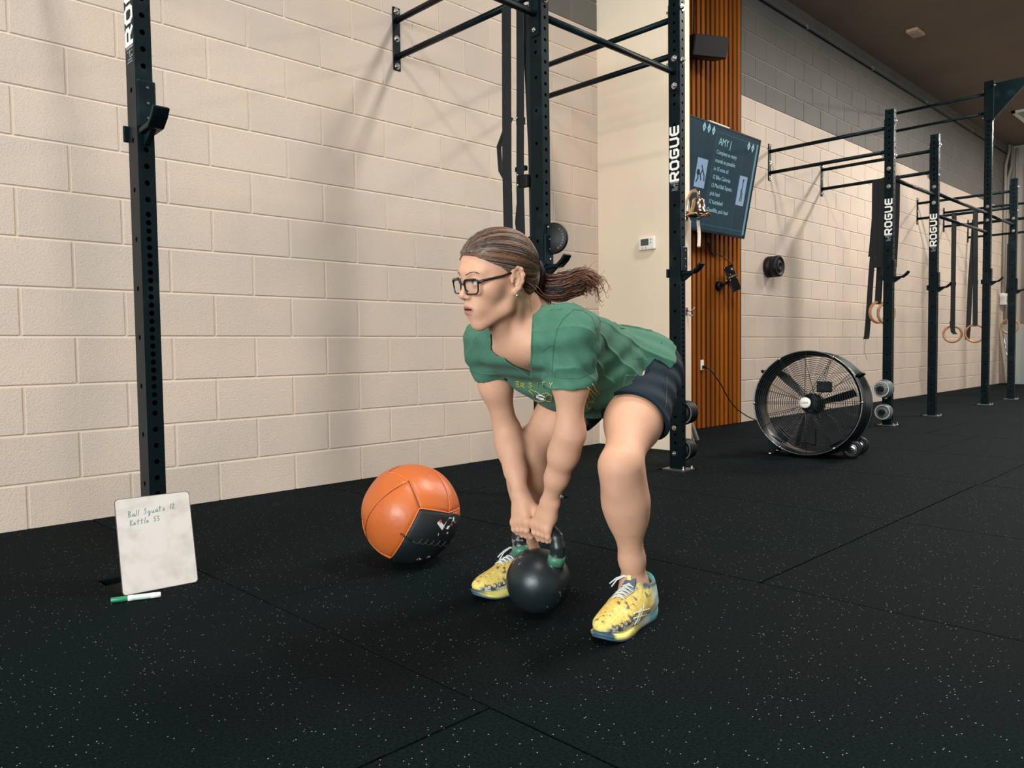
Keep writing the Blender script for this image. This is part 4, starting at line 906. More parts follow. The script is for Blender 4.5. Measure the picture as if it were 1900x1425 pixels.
neck = [(1, cone(hw(0,-.028,-.040), NB, .050, .058), .03), (1, cone(hw(0,.022,-.075), (.575,-2.275,.745), .030, .036), .03), (1, cone(hw(.045,-.030,-.045), (.572,-2.300,.738), .012, .009), .018), (1, cone(hw(-.045,-.030,-.045), (.572,-2.250,.738), .012, .009), .018)]
TA = (.72,-2.27,.742); AX = rotm((1,0,-.22), (0,1,0))
def torso(g=0):
    return [(1, ell((.735,-2.270,.725), (.150+g,.132+g,.095+g), AX), .0 if g else .05), (1, cone((.645,-2.395,.765), (.645,-2.145,.760), .040+g, .040+g), .06), (1, cone((.60,-2.33,.735), (.61,-2.21,.73), .050+g, .050+g), .05),
            (1, ell((.90,-2.265,.705), (.14+g,.122+g,.090+g), AX), .06), (1, ell((1.05,-2.26,.655), (.12+g,.150+g,.105+g), AX), .06)]
# ------------------------------------------------------------------ hands round the kettlebell handle
KB = V((.712, -2.232, .0875)); HZ = .232; HXc = .712
def hand(sgn, y0, w):
    """sgn -1: her left (near), +1: right; y0 position of the index finger along the handle"""
    ops = []; sp = .0158; R = .0140
    ys = [y0+sgn*i*sp for i in range(4)]
    L = [1.0, 1.08, 1.0, .86]
    mcp = []
    for i, y in enumerate(ys):
        drop = [0, -.001, -.004, -.010][i]
        K = (HXc-.026, y, HZ+.020+drop); mcp.append(K)
        p1 = (HXc-.0245-.0015*L[i], y+sgn*.001, HZ-.004+drop*.5); p2 = (HXc-.010, y+sgn*.001, HZ-.0245); p3 = (HXc+.010, y, HZ-.0245); tip = (HXc+.023*L[i], y, HZ-.012)
        r = .0088*(.97 if i < 3 else .86)
        ops += [(1, field([(1, cone(K, p1, r*1.08, r*1.0), .0), (1, cone(p1, p2, r, r*.95), .003), (1, cone(p2, p3, r*.95, r*.9), .003), (1, cone(p3, tip, r*.9, r*.78), .003), (1, ell(p1, (r*1.05, r*1.08, r*1.1)), .002)]), .0012)]
        ops += [(1, cone(lerp(w, K, .25) if 0 else tuple(V(w)+V((0,(i-1.5)*sgn*.009,-.006))), K, .0125, .0098), .014), (1, ell(off(K, -.002, 0, .003), (.0098,.0090,.0100)), .006)]
    m = V(mcp[1]).lerp(V(mcp[2]), .5)
    ops += [(1, cone(w, tuple(V(w).lerp(m, .5)+V((.012,0,0))), .0200, .0200), .018), (1, ell(tuple(V(w).lerp(m, .62)+V((.010,0,0))), (.020,.031,.028)), .016)]
    # thumb leaves the inner side of the palm and closes behind the handle
    t0 = V(w)+V((.006,-sgn*.016,-.012)); t1 = V((HXc+.010, y0-sgn*.020, HZ+.034)); t2 = V((HXc+.0245, y0-sgn*.012, HZ+.004)); t3 = V((HXc+.0215, y0+sgn*.006, HZ-.012))
    ops += [(1, cone(tuple(t0), tuple(t1), .0150, .0118), .012), (1, field([(1, cone(tuple(t1), tuple(t2), .0112, .0100), 0), (1, cone(tuple(t2), tuple(t3), .0100, .0082), .003)]), .004)]
    return ops
HL, HRt = hand(-1, -2.2445, LW), hand(1, -2.2150, RW)
armL, armR = arm(LS, LE, LW, -1), arm(RS, RE, RW, 1)
# body = groups so that far groups are skipped quickly
gH = field(head); gN = field(neck); gT = field(torso()); gAL = field(armL+HL); gAR = field(armR+HRt); gLL = field(leg(LH, LK, LA, -1)); gLR = field(leg(RH, RK, RA, 1))
body = field([(1, gH, 0), (1, gN, .014), (1, gT, .035), (1, gAL, .02), (1, gAR, .02), (1, gLL, .02), (1, gLR, .02)])
BODYVOX = .0024 if 'QUICK' in globals() else .0019
v, q = polygonize(body, BODYVOX)
M_skin = vmat('skin', .58, .32, bump=(520, .16, .0008), sss=.10)
bo = smesh('body', v, q, M_skin, wm)
P = v.astype(np.float32); Hl = (P-A_(*HC))@HR/HS
base = RGB(204, 156, 127); col = np.tile(base, (len(P), 1))
def tint(w, c): 
    global col
    w = np.clip(w, 0, 1)[:, None]; col = col*(1-w)+np.array(c)*w
nz = noise(P, 60, 5); tint(.18*(nz > 0)*nz, RGB(184, 136, 110)); tint(.10*np.abs(noise(P, 190, 9)), RGB(176, 126, 102))
leg_ = smooth(P[:, 2], .62, .45)*(P[:, 0] > 0)*smooth(np.abs(P[:, 1]+2.28), .1, .16); tint(.30*leg_, RGB(188, 146, 120))
def blob(c, r, k, cc):
    d = np.sqrt((((Hl-A_(*c))/A_(*r))**2).sum(1)); tint(k*smooth(1.0-d, 0, .6), cc)
inh = (Hl[:, 2] > -.13)&(Hl[:, 2] < .2)&(np.abs(Hl[:, 0]) < .12)&(np.abs(Hl[:, 1]) < .16)
if True:
    for s in (1, -1):
        blob((s*.046,.060,-.024), (.028,.03,.022), .30, RGB(178, 108, 84)); blob((s*.058,.040,-.018), (.020,.03,.018), .30, RGB(146, 94, 70))
        blob((s*.031,.085,-.0085), (.018,.02,.006), .30, RGB(150, 102, 84)); blob((s*.031,.090,.0128), (.017,.02,.0035), .75, RGB(88, 60, 50)); blob((s*.031,.090,.0003), (.016,.02,.0022), .6, RGB(112, 76, 64))
    blob((0,.112,-.030), (.014,.02,.010), .30, RGB(184, 114, 92))
    lip = (Hl[:, 1] > .076)*smooth(1-np.sqrt((Hl[:, 0]/.0245)**2+((Hl[:, 2]+.0635)/.0118)**2), 0, .18); tint(lip*.8, RGB(158, 100, 92)); tint(smooth(1-np.abs(Hl[:, 2]+.0633)/.0028, 0, .6)*(Hl[:, 1] > .07)*(np.abs(Hl[:, 0]) < .018), RGB(70, 30, 28))
for c_ in (LK, RK):
    d = np.sqrt(((P-A_(*off(c_, -.045, 0, -.0)))**2).sum(1)); tint(.16*smooth(.055-d, 0, .05), RGB(186, 122, 98))
vcol(bo, col)
# eyes
def onskin(p, lift=.0004):
    for _ in range(12): p = p-hf*float(gH(np.array([tuple(p)], np.float32))[0]-lift)*.8
    return p
for s in (1, -1):
    e = MB().lathe([(.0124*math.sin(math.radians(a)), -.0124*math.cos(math.radians(a))) for a in range(0, 181, 10)], hw(s*.0298, .0767, .0060), tuple(hf+hx*-.10+hu*.28), 24).build('eyeball', mat('eye_white', lin(214, 206, 198), .15) if 'eye_white' not in bpy.data.materials else bpy.data.materials['eye_white'], wm)
    gz = (hf+hx*-.04+hu*.16).normalized(); ec = V(hw(s*.0298,.0767,.0060))
    MB().lathe([(0,.01268),(.0058,.01145),(.0061,.0112)], ec, gz, 24).build('iris', mat('iris_blue', lin(96, 122, 132), .15) if 'iris_blue' not in bpy.data.materials else bpy.data.materials['iris_blue'], e)
    MB().lathe([(0,.01285),(.0026,.01258)], ec, gz, 16).build('pupil', M_black, e)
    mb = MB()
    for i in range(26):
        t = i/25; x = s*(.0120+.032*t); z = .0245+.0068*math.sin(math.pi*min(t*1.05, 1)*.62)-.004*max(t-.75, 0)*4; y = .11
        p = V(hw(x, y, z)); p = onskin(p); p2 = onskin(p+(hx*s*.005+hu*(.0018-.0030*t))); mb.tube([p, p2], [.0010, .0003], 4)
    o = mb.build('eyebrow', mat('brow_brown', lin(86, 60, 46), .7) if 'brow_brown' not in bpy.data.materials else bpy.data.materials['brow_brown'], wm); o['kind'] = 'stuff'
    mb = MB()
    for i in range(15):
        t = i/14; x = s*(.0205+.0215*t); p = V(hw(x, .0868-.006*(t-.4)**2*4, .0110+.0012*math.sin(math.pi*t))); mb.tube([p, p+hf*.0045+hu*.0022+hx*s*.0015*(t-.4)*2], [.0004, .00015], 3)
    o = mb.build('eyelashes', M_black, wm); o['kind'] = 'stuff'
MB().lathe([(0,.004),(.003,.003),(.004,0),(.003,-.003),(0,-.004)], hw(.0795,-.004,-.042), hx, 12).build('earring', M_chrome, wm)
MB().lathe([(0,.003),(.002,.002),(.003,0),(0,-.003)], hw(.0795,.001,-.038), hx, 10).build('earring', M_chrome, wm)
# ------------------------------------------------------------------ glasses
gl = MB(); lens = []
M_frame = mat('tortoise_black', (.008,.007,.008,1), .2, spec=.6)
def rr(cx_, cz_, w, h, r, n=6):
    out = []
    for sx, sz, q0 in ((1,1,0),(-1,1,90),(-1,-1,180),(1,-1,270)):
        for k in range(n+1):
            q = math.radians(q0+90*k/n); out.append((cx_+sx*(w-r)+r*math.cos(q), cz_+sz*(h-r)+r*math.sin(q)))
    return out
GZ, GY = -.0045, .1015
def gp(x, z): return V(hw(x, GY-.011*(abs(x)/.06)**2, z+GZ))
for s in (1, -1):
    pts = [(s*.0320+(x-s*.0320)*(1+z*4.5), z) for x, z in rr(s*.0320, 0, .0228, .0178, .0100)]
    pts = [(x, z-(.0018 if abs(x) < .02 and z < 0 else 0)) for x, z in pts]
    gl.tube([gp(x, z) for x, z in pts], [.0027 if z > .008 else .0018 for x, z in pts], 8, closed=True); lens.append([gp(x, z) for x, z in pts])
gl.tube([gp(-.0085,.005), gp(0,.008)+hf*.002, gp(.0085,.005)], .0024, 6)
for s in (1, -1): gl.tube([gp(s*.0095,-.006)-hf*.001, gp(s*.0105,-.012)-hf*.006], .0016, 6)
go = gl.build('glasses', M_frame, wm); go['label'] = 'black framed rectangular glasses'
M_glass = bpy.data.materials.new('lens_glass'); M_glass.use_nodes = True; nt = M_glass.node_tree; nt.nodes.clear()
o1 = nt.nodes.new('ShaderNodeOutputMaterial'); mx = nt.nodes.new('ShaderNodeMixShader'); tr = nt.nodes.new('ShaderNodeBsdfTransparent'); gs = nt.nodes.new('ShaderNodeBsdfGlossy'); fr = nt.nodes.new('ShaderNodeFresnel')
fr.inputs[0].default_value = 1.6; gs.inputs['Roughness'].default_value = .03; tr.inputs[0].default_value = (.96, .98, .98, 1)
mx.inputs[0].default_value = .07; nt.links.new(tr.outputs[0], mx.inputs[1]); nt.links.new(gs.outputs[0], mx.inputs[2]); nt.links.new(mx.outputs[0], o1.inputs[0])
for L_ in lens: MB().add([tuple(p) for p in L_], [tuple(range(len(L_)))]).build('lens', M_glass, go)
M_temple = mat('temple_mottled', lin(52, 30, 34), .3, var=(220, lin(12, 10, 12), .4, .55))
for s in (1, -1): MB().tube([gp(s*.056,.010), hw(s*.064,.080,.010), hw(s*.0755,.030,.013), hw(s*.0785,-.004,.018), hw(s*.079,-.022,.012)], [.0034,.0034,.0028,.0024,.0018], 6, flat=.55).build('temple_arm', M_temple, go)
# ------------------------------------------------------------------ shirt
def sleeve(s, e, t1, r0, r1):
    return [(1, cone(s, lerp(s, e, t1), r0, r1), .045)]
cutd = lambda s, e, t: plane(lerp(s, e, t), V(e)-V(s))
shirtT = torso(.009)[:4]+[(1, ell((.905,-2.270,.634), (.150,.150,.114), AX), .05), (1, ell((1.045,-2.262,.652), (.135,.172,.104), AX), .05), (1, ell((.72,-2.335,.660), (.07,.055,.052)), .04), (1, ell((.72,-2.205,.660), (.07,.055,.052)), .04), (1, ell((.785,-2.272,.645), (.12,.11,.088)), .05)]
sT = field(shirtT)
sA = field([(1, ell((1.055,-2.262,.655), (.118,.158,.112), AX), 0), (1, ell((1.11,-2.325,.640), (.085,.085,.095)), .05), (1, ell((1.11,-2.205,.640), (.085,.085,.095)), .05)])
def tleg(h, k, t, r0, r1): return field([(1, cone(off(h,.0,0,.0), lerp(h, k, t), r0, r1), 0)])
tL, tR = tleg(LH, LK, .62, .094, .086), tleg(RH, RK, .62, .092, .084)
sLs = field([(1, cone(off(LS,.010,.008,.002), lerp(LS, LE, .50), .060, .0555), 0)]); sRs = field([(1, cone(off(RS,.0,-.006,-.002), lerp(RS, RE, .40), .054, .0505), 0)])
bodyU = field([(1, gN, .014), (1, gT, .035), (1, gAL, .02), (1, gAR, .02)])
gTop = field([(1, gT, 0), (1, gAL, .05), (1, gAR, .05)])
armsF = field([(1, field(arm(LS, LE, LW, -1)), 0), (1, field(arm(RS, RE, RW, 1)), 0)])
folds = []
def fold(pts, r, k=.012, s=1): 
    for a, b in zip(pts, pts[1:]): folds.append((s, cone(a, b, r, r), k))
HEMP, HEMN = (.925,-2.42,.575), (1, -.29, -1.23)
_n = V((-.85, 0, -.5)); _a = V((.640,-2.285,.672))
VN1 = (V((.590,-2.342,.844))-_a).cross(V((-.74,-.66,-.05))).normalized(); VN1 = A_(*(VN1 if VN1.y < 0 else -VN1))   # inside is towards +Y
VN2 = (V((.575,-2.232,.790))-_a).cross(V((-.88,-.20,-.42))).normalized(); VN2 = A_(*(VN2 if VN2.y > 0 else -VN2))
def shirt_f(P):
    d = sT(P); cl_, cr_ = cutd(LS, LE, .475)(P)+.003*noise(P, 30, 2), cutd(RS, RE, .33)(P)+.003*noise(P, 30, 6)
    dl = np.maximum(sLs(P), cl_); dr = np.maximum(sRs(P), cr_); d = smin(smin(d, dl, .035), dr, .035)
    near = P[:, 0] > .5; g_ = np.maximum(np.maximum(gTop(P)-.0085, cl_), np.where(P[:, 1] > -2.27, cr_, -1)); d = smin(d, g_, .02); hipc = smin(smin(sA(P), np.maximum(tL(P), cutd(LH, LK, .10)(P)), .045), np.maximum(tR(P), cutd(RH, RK, .10)(P)), .045); d = smin(d, hipc-.0085, .02)
    # soft cloth folds
    w = P-A_(.88,-2.27,.68); ax_ = w[:, 0]*.93-w[:, 2]*.36
    n1 = np.sin((w[:, 0]*1.0+w[:, 2]*1.3+w[:, 1]*.35)*62+noise(P, 16, 2)*2.2); n2 = np.sin((w[:, 0]*.5-w[:, 2]*1.3)*70+noise(P, 20, 7)*2.0)
    m1 = smooth(w[:, 0], -.04, .14); n3 = 1-np.abs(np.sin((w[:, 0]*.9+w[:, 2]*.9+w[:, 1]*.3)*30+noise(P, 14, 13)*2.6)); d = d-.0032*n1*m1-.0030*n2*(1-m1)-.003*noise(P, 24, 11)-.0085*n3**3*m1-.0045*n3**4*(1-m1)
    sl = P-A_(*lerp(LS, LE, .3)); ms = np.exp(-(sl**2).sum(1)/.006); d = d-.0042*ms*np.sin((sl[:, 2]*1.0+sl[:, 0]*.9-sl[:, 1]*.8)*105+noise(P, 18, 4)*1.5)
    # hem plane and openings
    h = (P-A_(*HEMP))@A_(*V(HEMN).normalized()); h = h+.010*noise(P, 22, 8); d = np.maximum(d, h)
    d = np.maximum(d, -(armsF(P)-.0035)) if True else d
    inner = bodyU(P)-.0035; d = np.maximum(d, -inner)
    # V neck: two planes meeting at the point of the V
    c = P-A_(.640,-2.285,.672); p1 = c@VN1; p2 = c@VN2
    vn = np.maximum(np.maximum(p1, p2), P[:, 0]-.665+.5*(P[:, 2]-.80)); d = np.maximum(d, -vn)
    nk = np.sqrt(((P-A_(.615,-2.285,.835))**2).sum(1))-.078; d = np.maximum(d, -np.maximum(nk, p1))
    return d
shirt_f.lo = sT.lo-.09; shirt_f.hi = sT.hi+.04; shirt_f.lo[2] = .50
v, q = polygonize(shirt_f, .0026 if 'QUICK' in globals() else .0021)
M_shirt = vmat('green_jersey', .85, .15, bump=(700, .25, .0006), sheen=.04)
so = smesh('shirt', v, q, M_shirt, wm); so['label'] = 'heather green V-neck T-shirt'
P = v.astype(np.float32); col = np.tile(RGB(68, 110, 90), (len(P), 1)); tint(.35*np.clip(noise(P, 24, 21), 0, 1), RGB(52, 90, 74)); tint(.25*np.clip(noise(P, 400, 22), 0, 1), RGB(80, 122, 100)); vcol(so, col)
# ------------------------------------------------------------------ shorts
gLegs = field([(1, gLL, 0), (1, gLR, 0), (1, gT, .035)])
cutL_ = lambda P: (P-A_(*lerp(LH, LK, .50)))@A_(*V((V(LK)-V(LH))+V((-.02,.12,-.10))).normalized())+.003*noise(P, 40, 3)
cutR_ = lambda P: (P-A_(*lerp(RH, RK, .50)))@A_(*V((V(RK)-V(RH))+V((.0,-.0,-.10))).normalized())+.003*noise(P, 40, 5)
def shorts_f(P):
    dl = np.maximum(tL(P), (P-A_(*lerp(LH, LK, .50)))@A_(*V((V(LK)-V(LH))+V((-.02,.12,-.10))).normalized())+.003*noise(P, 40, 3))
    dr = np.maximum(tR(P), (P-A_(*lerp(RH, RK, .50)))@A_(*V((V(RK)-V(RH))+V((.0,-.0,-.10))).normalized())+.003*noise(P, 40, 5))
    d = smin(smin(sA(P), dl, .045), dr, .045); cutL, cutR = cutL_(P), cutR_(P)
    d = smin(d, np.maximum(gLegs(P)-.010, np.where(P[:, 1] < -2.26, cutL, cutR)), .02)
    d = d-.0022*np.sin((P[:, 0]*.8+P[:, 2]*1.2+P[:, 1]*.6)*70+noise(P, 15, 9)*2.4)-.0012*noise(P, 45, 12)
    d = np.maximum(d, -(gLegs(P)-.004))
    ss = np.minimum(sT(P)-.010, smin(smin(sA(P), np.maximum(tL(P), cutd(LH, LK, .10)(P)), .045), np.maximum(tR(P), cutd(RH, RK, .10)(P)), .045)-.0045)-.005
    d = np.maximum(d, -np.maximum((P-A_(*HEMP))@A_(*V(HEMN).normalized())+.048, ss))
    # side slit
    c = P-A_(.955, -2.45, .520); sl = np.maximum(np.maximum(np.abs(c[:, 0])-.003-.22*np.maximum(-c[:, 2], 0), c[:, 2]), c[:, 1]-.03); d = np.maximum(d, -sl)
    return d
shorts_f.lo = np.array([.78,-2.56,.42]); shorts_f.hi = np.array([1.24,-2.0,.80])
v, q = polygonize(shorts_f, .0026 if 'QUICK' in globals() else .0023)
M_short = vmat('navy_jersey', .8, .2, bump=(600, .2, .0006), sheen=0)
sh = smesh('shorts', v, q, M_short, wm); sh['label'] = 'navy blue athletic shorts'
P = v.astype(np.float32); col = np.tile(RGB(12, 30, 40), (len(P), 1)); tint(.5*np.clip(noise(P, 20, 31), 0, 1), RGB(16, 38, 48)); vcol(sh, col)
# ------------------------------------------------------------------ hair
TIE = np.array([.012, -.112, .010], np.float32)                        # local head position of the hair tie
hcap = field([(1, hell((0,-.024,.040), (.0805,.099,.086)), 0), (1, hell((0,.016,.042), (.070,.074,.072)), .03), (1, hell((0,-.088,.012), (.036,.032,.040)), .04), (1, hell((0,-.070,-.022), (.052,.040,.036)), .03)])
def hair_f(P):
    d = hcap(P); L = (P-A_(*HC))@HR/HS
    # hairline: forehead arc, temples, in front of and behind the ear
    x, y, z = np.abs(L[:, 0]), L[:, 1], L[:, 2]
    front = y-(.070-1.2*x*x/.07*.75)-.0+(.062-z)*1.05                     # keep above/behind the forehead line
    front = np.where(z > .062, y-(.082-.6*x*x/.07), front)
    temple = y-(.012+.55*(z-.0)) 
    hl = np.where(z > .030, np.minimum(front, 1), temple)
    hl = y-np.interp(z, [-.06,-.035,-.01,.012,.03,.045,.060,.075,.10], [-.055,-.045,-.026,.012,.030,.044,.056,.070,.14])+x*x*1.5-.012*smooth(z, .03, .06)
    d = d+.0042*smooth(hl, -.020, .0); hl = hl+.0022*noise(L, 300, 3); d = np.maximum(d, hl*.8)
    low = -z-.050+.25*(-.06-y); d = np.maximum(d, -z-.052)
    ear = np.sqrt(((L[:, 1]+.010)/.022)**2+((z+.004)/.034)**2)-1; d = np.maximum(d, -np.maximum(ear*.02, .060-x))
    # combed strands running to the tie
    T = L-TIE; ang = np.arctan2(T[:, 2]-.0, T[:, 0]*1.0); r = np.sqrt((T**2).sum(1)); flow = ang*1.0+.35*np.sin(ang*2+r*9)
    g = np.sin(flow*26+2*np.sin(flow*7))*.5+np.sin(flow*61+r*6)*.3+np.sin(flow*131)*.18
    return d-.0016*g*smooth(r, .01, .05)
hair_f.lo = hcap.lo; hair_f.hi = hcap.hi
v, q = polygonize(hair_f, .0022 if 'QUICK' in globals() else .0019)
M_hair = vmat('brown_hair', .38, .5)
M_hair.node_tree.nodes['Principled BSDF'].inputs['Anisotropic'].default_value = .5
ho = smesh('hair', v, q, M_hair, wm); ho['label'] = 'brown hair with caramel and grey streaks combed back'
P = v.astype(np.float32); L = (P-A_(*HC))@HR/HS; T = L-TIE; ang = np.arctan2(T[:, 2], T[:, 0]); r = np.sqrt((T**2).sum(1)); flow = ang+.35*np.sin(ang*2+r*9)
col = np.tile(RGB(74, 50, 38), (len(P), 1)); s1 = np.sin(flow*17+1.3*np.sin(flow*5))*.5+np.sin(flow*43)*.35+np.sin(flow*97+r*9)*.3
tint(smooth(s1, .1, .75)*smooth(r, .20, .08)*.85, RGB(142, 92, 54)); tint(smooth(-s1, .2, .8)*.7, RGB(44, 32, 28)); tint(smooth(np.sin(flow*29+2), .55, .95)*smooth(r, .09, .17)*.75, RGB(134, 122, 112)); tint(smooth(L[:, 1], .035, .075)*.5, RGB(92, 80, 72))
vcol(ho, col)
hsr = np.random.RandomState(11); c0 = np.array([0,-.030,.036], np.float32)
def hl_(L):
    x, y, z = np.abs(L[:, 0]), L[:, 1], L[:, 2]
    return y-np.interp(z, [-.06,-.035,-.01,.012,.03,.045,.060,.075,.10], [-.055,-.045,-.026,.012,.030,.044,.056,.070,.14])+x*x*1.5-.012*smooth(z, .03, .06)
def toscalp(U, lift):
    rr_ = np.full(len(U), .09, np.float32)
    for _ in range(7):
        Pw = ((c0+U*rr_[:, None])*HS)@HR.T+A_(*HC); rr_ = rr_-(hcap(Pw.astype(np.float32))-lift)/HS*.9
    return c0+U*rr_[:, None]
U = hsr.normal(size=(52000, 3)).astype(np.float32); U /= np.linalg.norm(U, axis=1)[:, None]; S0 = toscalp(U, np.zeros(len(U), np.float32)); h_ = hl_(S0)
okk = (h_ < .006)&(S0[:, 2] > -.050)&~((((S0[:, 1]+.010)/.024)**2+((np.abs(S0[:, 2]+.004))/.036)**2 < 1)&(np.abs(S0[:, 0]) > .055))
wgt = np.where(h_ > -.010, 1.0, .28)*okk; U = U[hsr.rand(len(U)) < wgt][:5600]; S0 = toscalp(U, np.zeros(len(U), np.float32))
ut = TIE-c0; ut /= np.linalg.norm(ut); NS = 14; paths = np.zeros((len(U), NS, 3), np.float32); lf = (.0006+.0022*hsr.rand(len(U))).astype(np.float32)
h0 = hl_(S0); base_l = (.0040*smooth(h0, -.020, .0)).astype(np.float32); angs = np.arccos(np.clip(U@ut, -1, 1)); wob = hsr.normal(size=(len(U), 3)).astype(np.float32)*.015
for k in range(NS):
    t = k/(NS-1); a = angs; D_ = (np.sin((1-t)*a)/np.sin(a))[:, None]*U+(np.sin(t*a)/np.sin(a))[:, None]*ut; D_ = D_+wob*math.sin(math.pi*t); D_ /= np.linalg.norm(D_, axis=1)[:, None]
    paths[:, k] = (toscalp(D_.astype(np.float32), lf*min(t*5+.1, 1)*(1 if t < .9 else .4)-base_l*max(1-t*3.5, 0))*HS)@HR.T+A_(*HC)
az = np.arctan2((U@np.cross(ut, [0,0,1])), (U@np.cross(ut, np.cross(ut, [0,0,1])))); key = np.sin(az*17+1.3*np.sin(az*5))*.5+np.sin(az*43)*.4+hsr.normal(size=len(U))*.28; front = S0[:, 1] > .02
M_hc = [mat('hair_'+n, c, .42) for n, c in (('dark', lin(52, 36, 28)), ('brown', lin(84, 56, 40)), ('caramel', lin(146, 96, 58)), ('ash', lin(120, 106, 94)))]
grp = np.where(key > .48, 2, np.where(key < -.25, 0, 1)); grp = np.where(front & (hsr.rand(len(U)) < .38), 3, grp)
for gi, nm in enumerate(('dark', 'brown', 'caramel', 'ash')):
    mb = MB()
    for p_ in paths[grp == gi]: mb.tube(p_, [.0003]+[.00062]*(NS-2)+[.0004], 3, caps=False)
    o = mb.build('hair_strands', M_hc[gi], ho); o['kind'] = 'stuff'
tp = V(hw(*TIE)); td = (-hf*.80+hx*.28+hu*-.30).normalized()
pxd = V((.86, -.50, .0)).normalized()
MB().lathe([(.010,-.016),(.021,-.013),(.024,0),(.021,.013),(.010,.016)], tp-hf*.010, tuple(-hf), 24).build('hair_tie', M_blk2, wm)
rs = random.Random(5); M_hs = [mat('strand_'+n, c, .4) for n, c in (('dark', lin(62, 36, 24)), ('auburn', lin(104, 56, 30)), ('caramel', lin(132, 82, 48)), ('black', lin(36, 26, 22)))]
pts0 = tp-hf*.018
end = V((.760,-2.400,.868))
down = V((0,0,-1))
# centre line of the pony tail: out from the tie, sagging, then flicking up at the end
cl = [pts0, V((.655,-2.300,.890)), V((.682,-2.330,.876)), V((.710,-2.360,.884)), V((.735,-2.388,.893)), V((.752,-2.408,.870))]
def cat(P_, t):
    n = len(P_)-1; x = t*n; i = min(int(x), n-1); f = x-i; a = P_[max(i-1,0)]; b = P_[i]; c = P_[i+1]; d = P_[min(i+2,n)]
    return .5*((2*b)+(c-a)*f+(2*a-5*b+4*c-d)*f*f+(3*b-a-3*c+d)*f**3)
mbs = [MB() for _ in M_hs]
for i in range(600):
    q = rs.random()*6.283; rad = math.sqrt(rs.random()); ph = rs.random()*6.28; wav = .002+.004*rs.random(); fr_ = 5+6*rs.random(); ln = .70+.30*rs.random(); lift = rs.gauss(0, 1)
    P_ = []
    for k in range(15):
        t = k/14*ln; c = cat(cl, t); tn = (cat(cl, min(t+.03, 1))-cat(cl, max(t-.03, 0))).normalized(); sa = tn.cross(V((0,0,1))).normalized(); sb = sa.cross(tn)
        R = .0155+.016*math.sin(min(t*1.15, 1)*math.pi)**.8+.014*t*t
        ww = wav*(t+.1)
        P_.append(c+sa*(math.cos(q)*R*rad+ww*math.sin(fr_*t*2+ph))+sb*(math.sin(q)*R*rad*1.05+ww*math.cos(fr_*t*2.4+ph)+.012*lift*max(t-.65, 0)))
    w0 = rs.choice((.0010, .0013, .0017)); mbs[rs.choices(range(4), (3,4,2,2))[0]].tube(P_, [w0*(1-.75*(k/14)**3) for k in range(15)], 4)
# curled ends
for i in range(46):
    a = cat(cl, .72+.28*rs.random())+V((rs.gauss(0,.012), rs.gauss(0,.010), rs.gauss(.004,.012))); r = .006+.008*rs.random(); d0 = V((.8,-.5,rs.uniform(-.5,.7))).normalized(); sb = d0.cross(V((0,1,0))).normalized(); P_ = []; tw = rs.choice((-1, 1))
    for k in range(12):
        t = k/11; P_.append(a+d0*.026*t+V((0,0,1))*r*math.sin(t*5)*tw+sb*r*math.cos(t*5)+V((0,0,-.010*t)))
    mbs[rs.choices(range(4), (2,5,3,1))[0]].tube(P_, [.0010*(1-.6*k/11) for k in range(12)], 4)
for m_, mb, nm in zip(M_hs, mbs, ('dark', 'auburn', 'caramel', 'black')):
    o = mb.build('ponytail', m_, wm); o['kind'] = 'stuff'
# loose hairs
mb = MB()
for i in range(16):
    a = V(hw(.0+rs.uniform(.04,.07), rs.uniform(-.08,-.02), rs.uniform(-.045,-.02))) if i < 5 else cat(cl, rs.uniform(.3, 1))+V((0,0,.012))
    d0 = V((rs.uniform(.1,1), rs.uniform(-.7,.1), rs.uniform(-1,.1) if i < 5 else rs.uniform(-.1, .8))).normalized(); P_ = [a+d0*.05*t+V((rs.gauss(0,.001), 0, .010*math.sin(t*3+i))) for t in [k/7 for k in range(8)]]
    mb.tube(P_, [.0004]*8, 3)
o = mb.build('loose_hairs', M_hs[1], wm); o['kind'] = 'stuff'
mb = MB()
for i in range(0):                                                   # baby hairs along the hairline and nape
    s_ = rs.choice((1, 1, -1)); z = rs.uniform(-.03, .075); x = .074*math.sqrt(max(1-((z-.03)/.085)**2, .05)) if z < .055 else rs.uniform(0, .05)
    y = float(np.interp(z, [-.06,-.035,-.01,.012,.03,.045,.060,.075,.10], [-.055,-.045,-.026,.012,.030,.044,.056,.070,.09]))-x*x*1.5+.014
    p = V((s_*x, y, z)); w_ = V(hw(*p)); dd = body(np.array([tuple(w_)], np.float32))[0]; n_ = (w_-HC).normalized(); w_ = w_-n_*float(dd)
    dir_ = (tp-w_).normalized(); dir_ = (dir_-n_*dir_.dot(n_)).normalized()
    mb.tube([w_-n_*.0005, w_+dir_*.008+n_*.0004, w_+dir_*.020+n_*.0014], [.0002,.00025,.0002], 3)
o = mb.build('hairline_strands', M_hc[1], wm); o['kind'] = 'stuff'
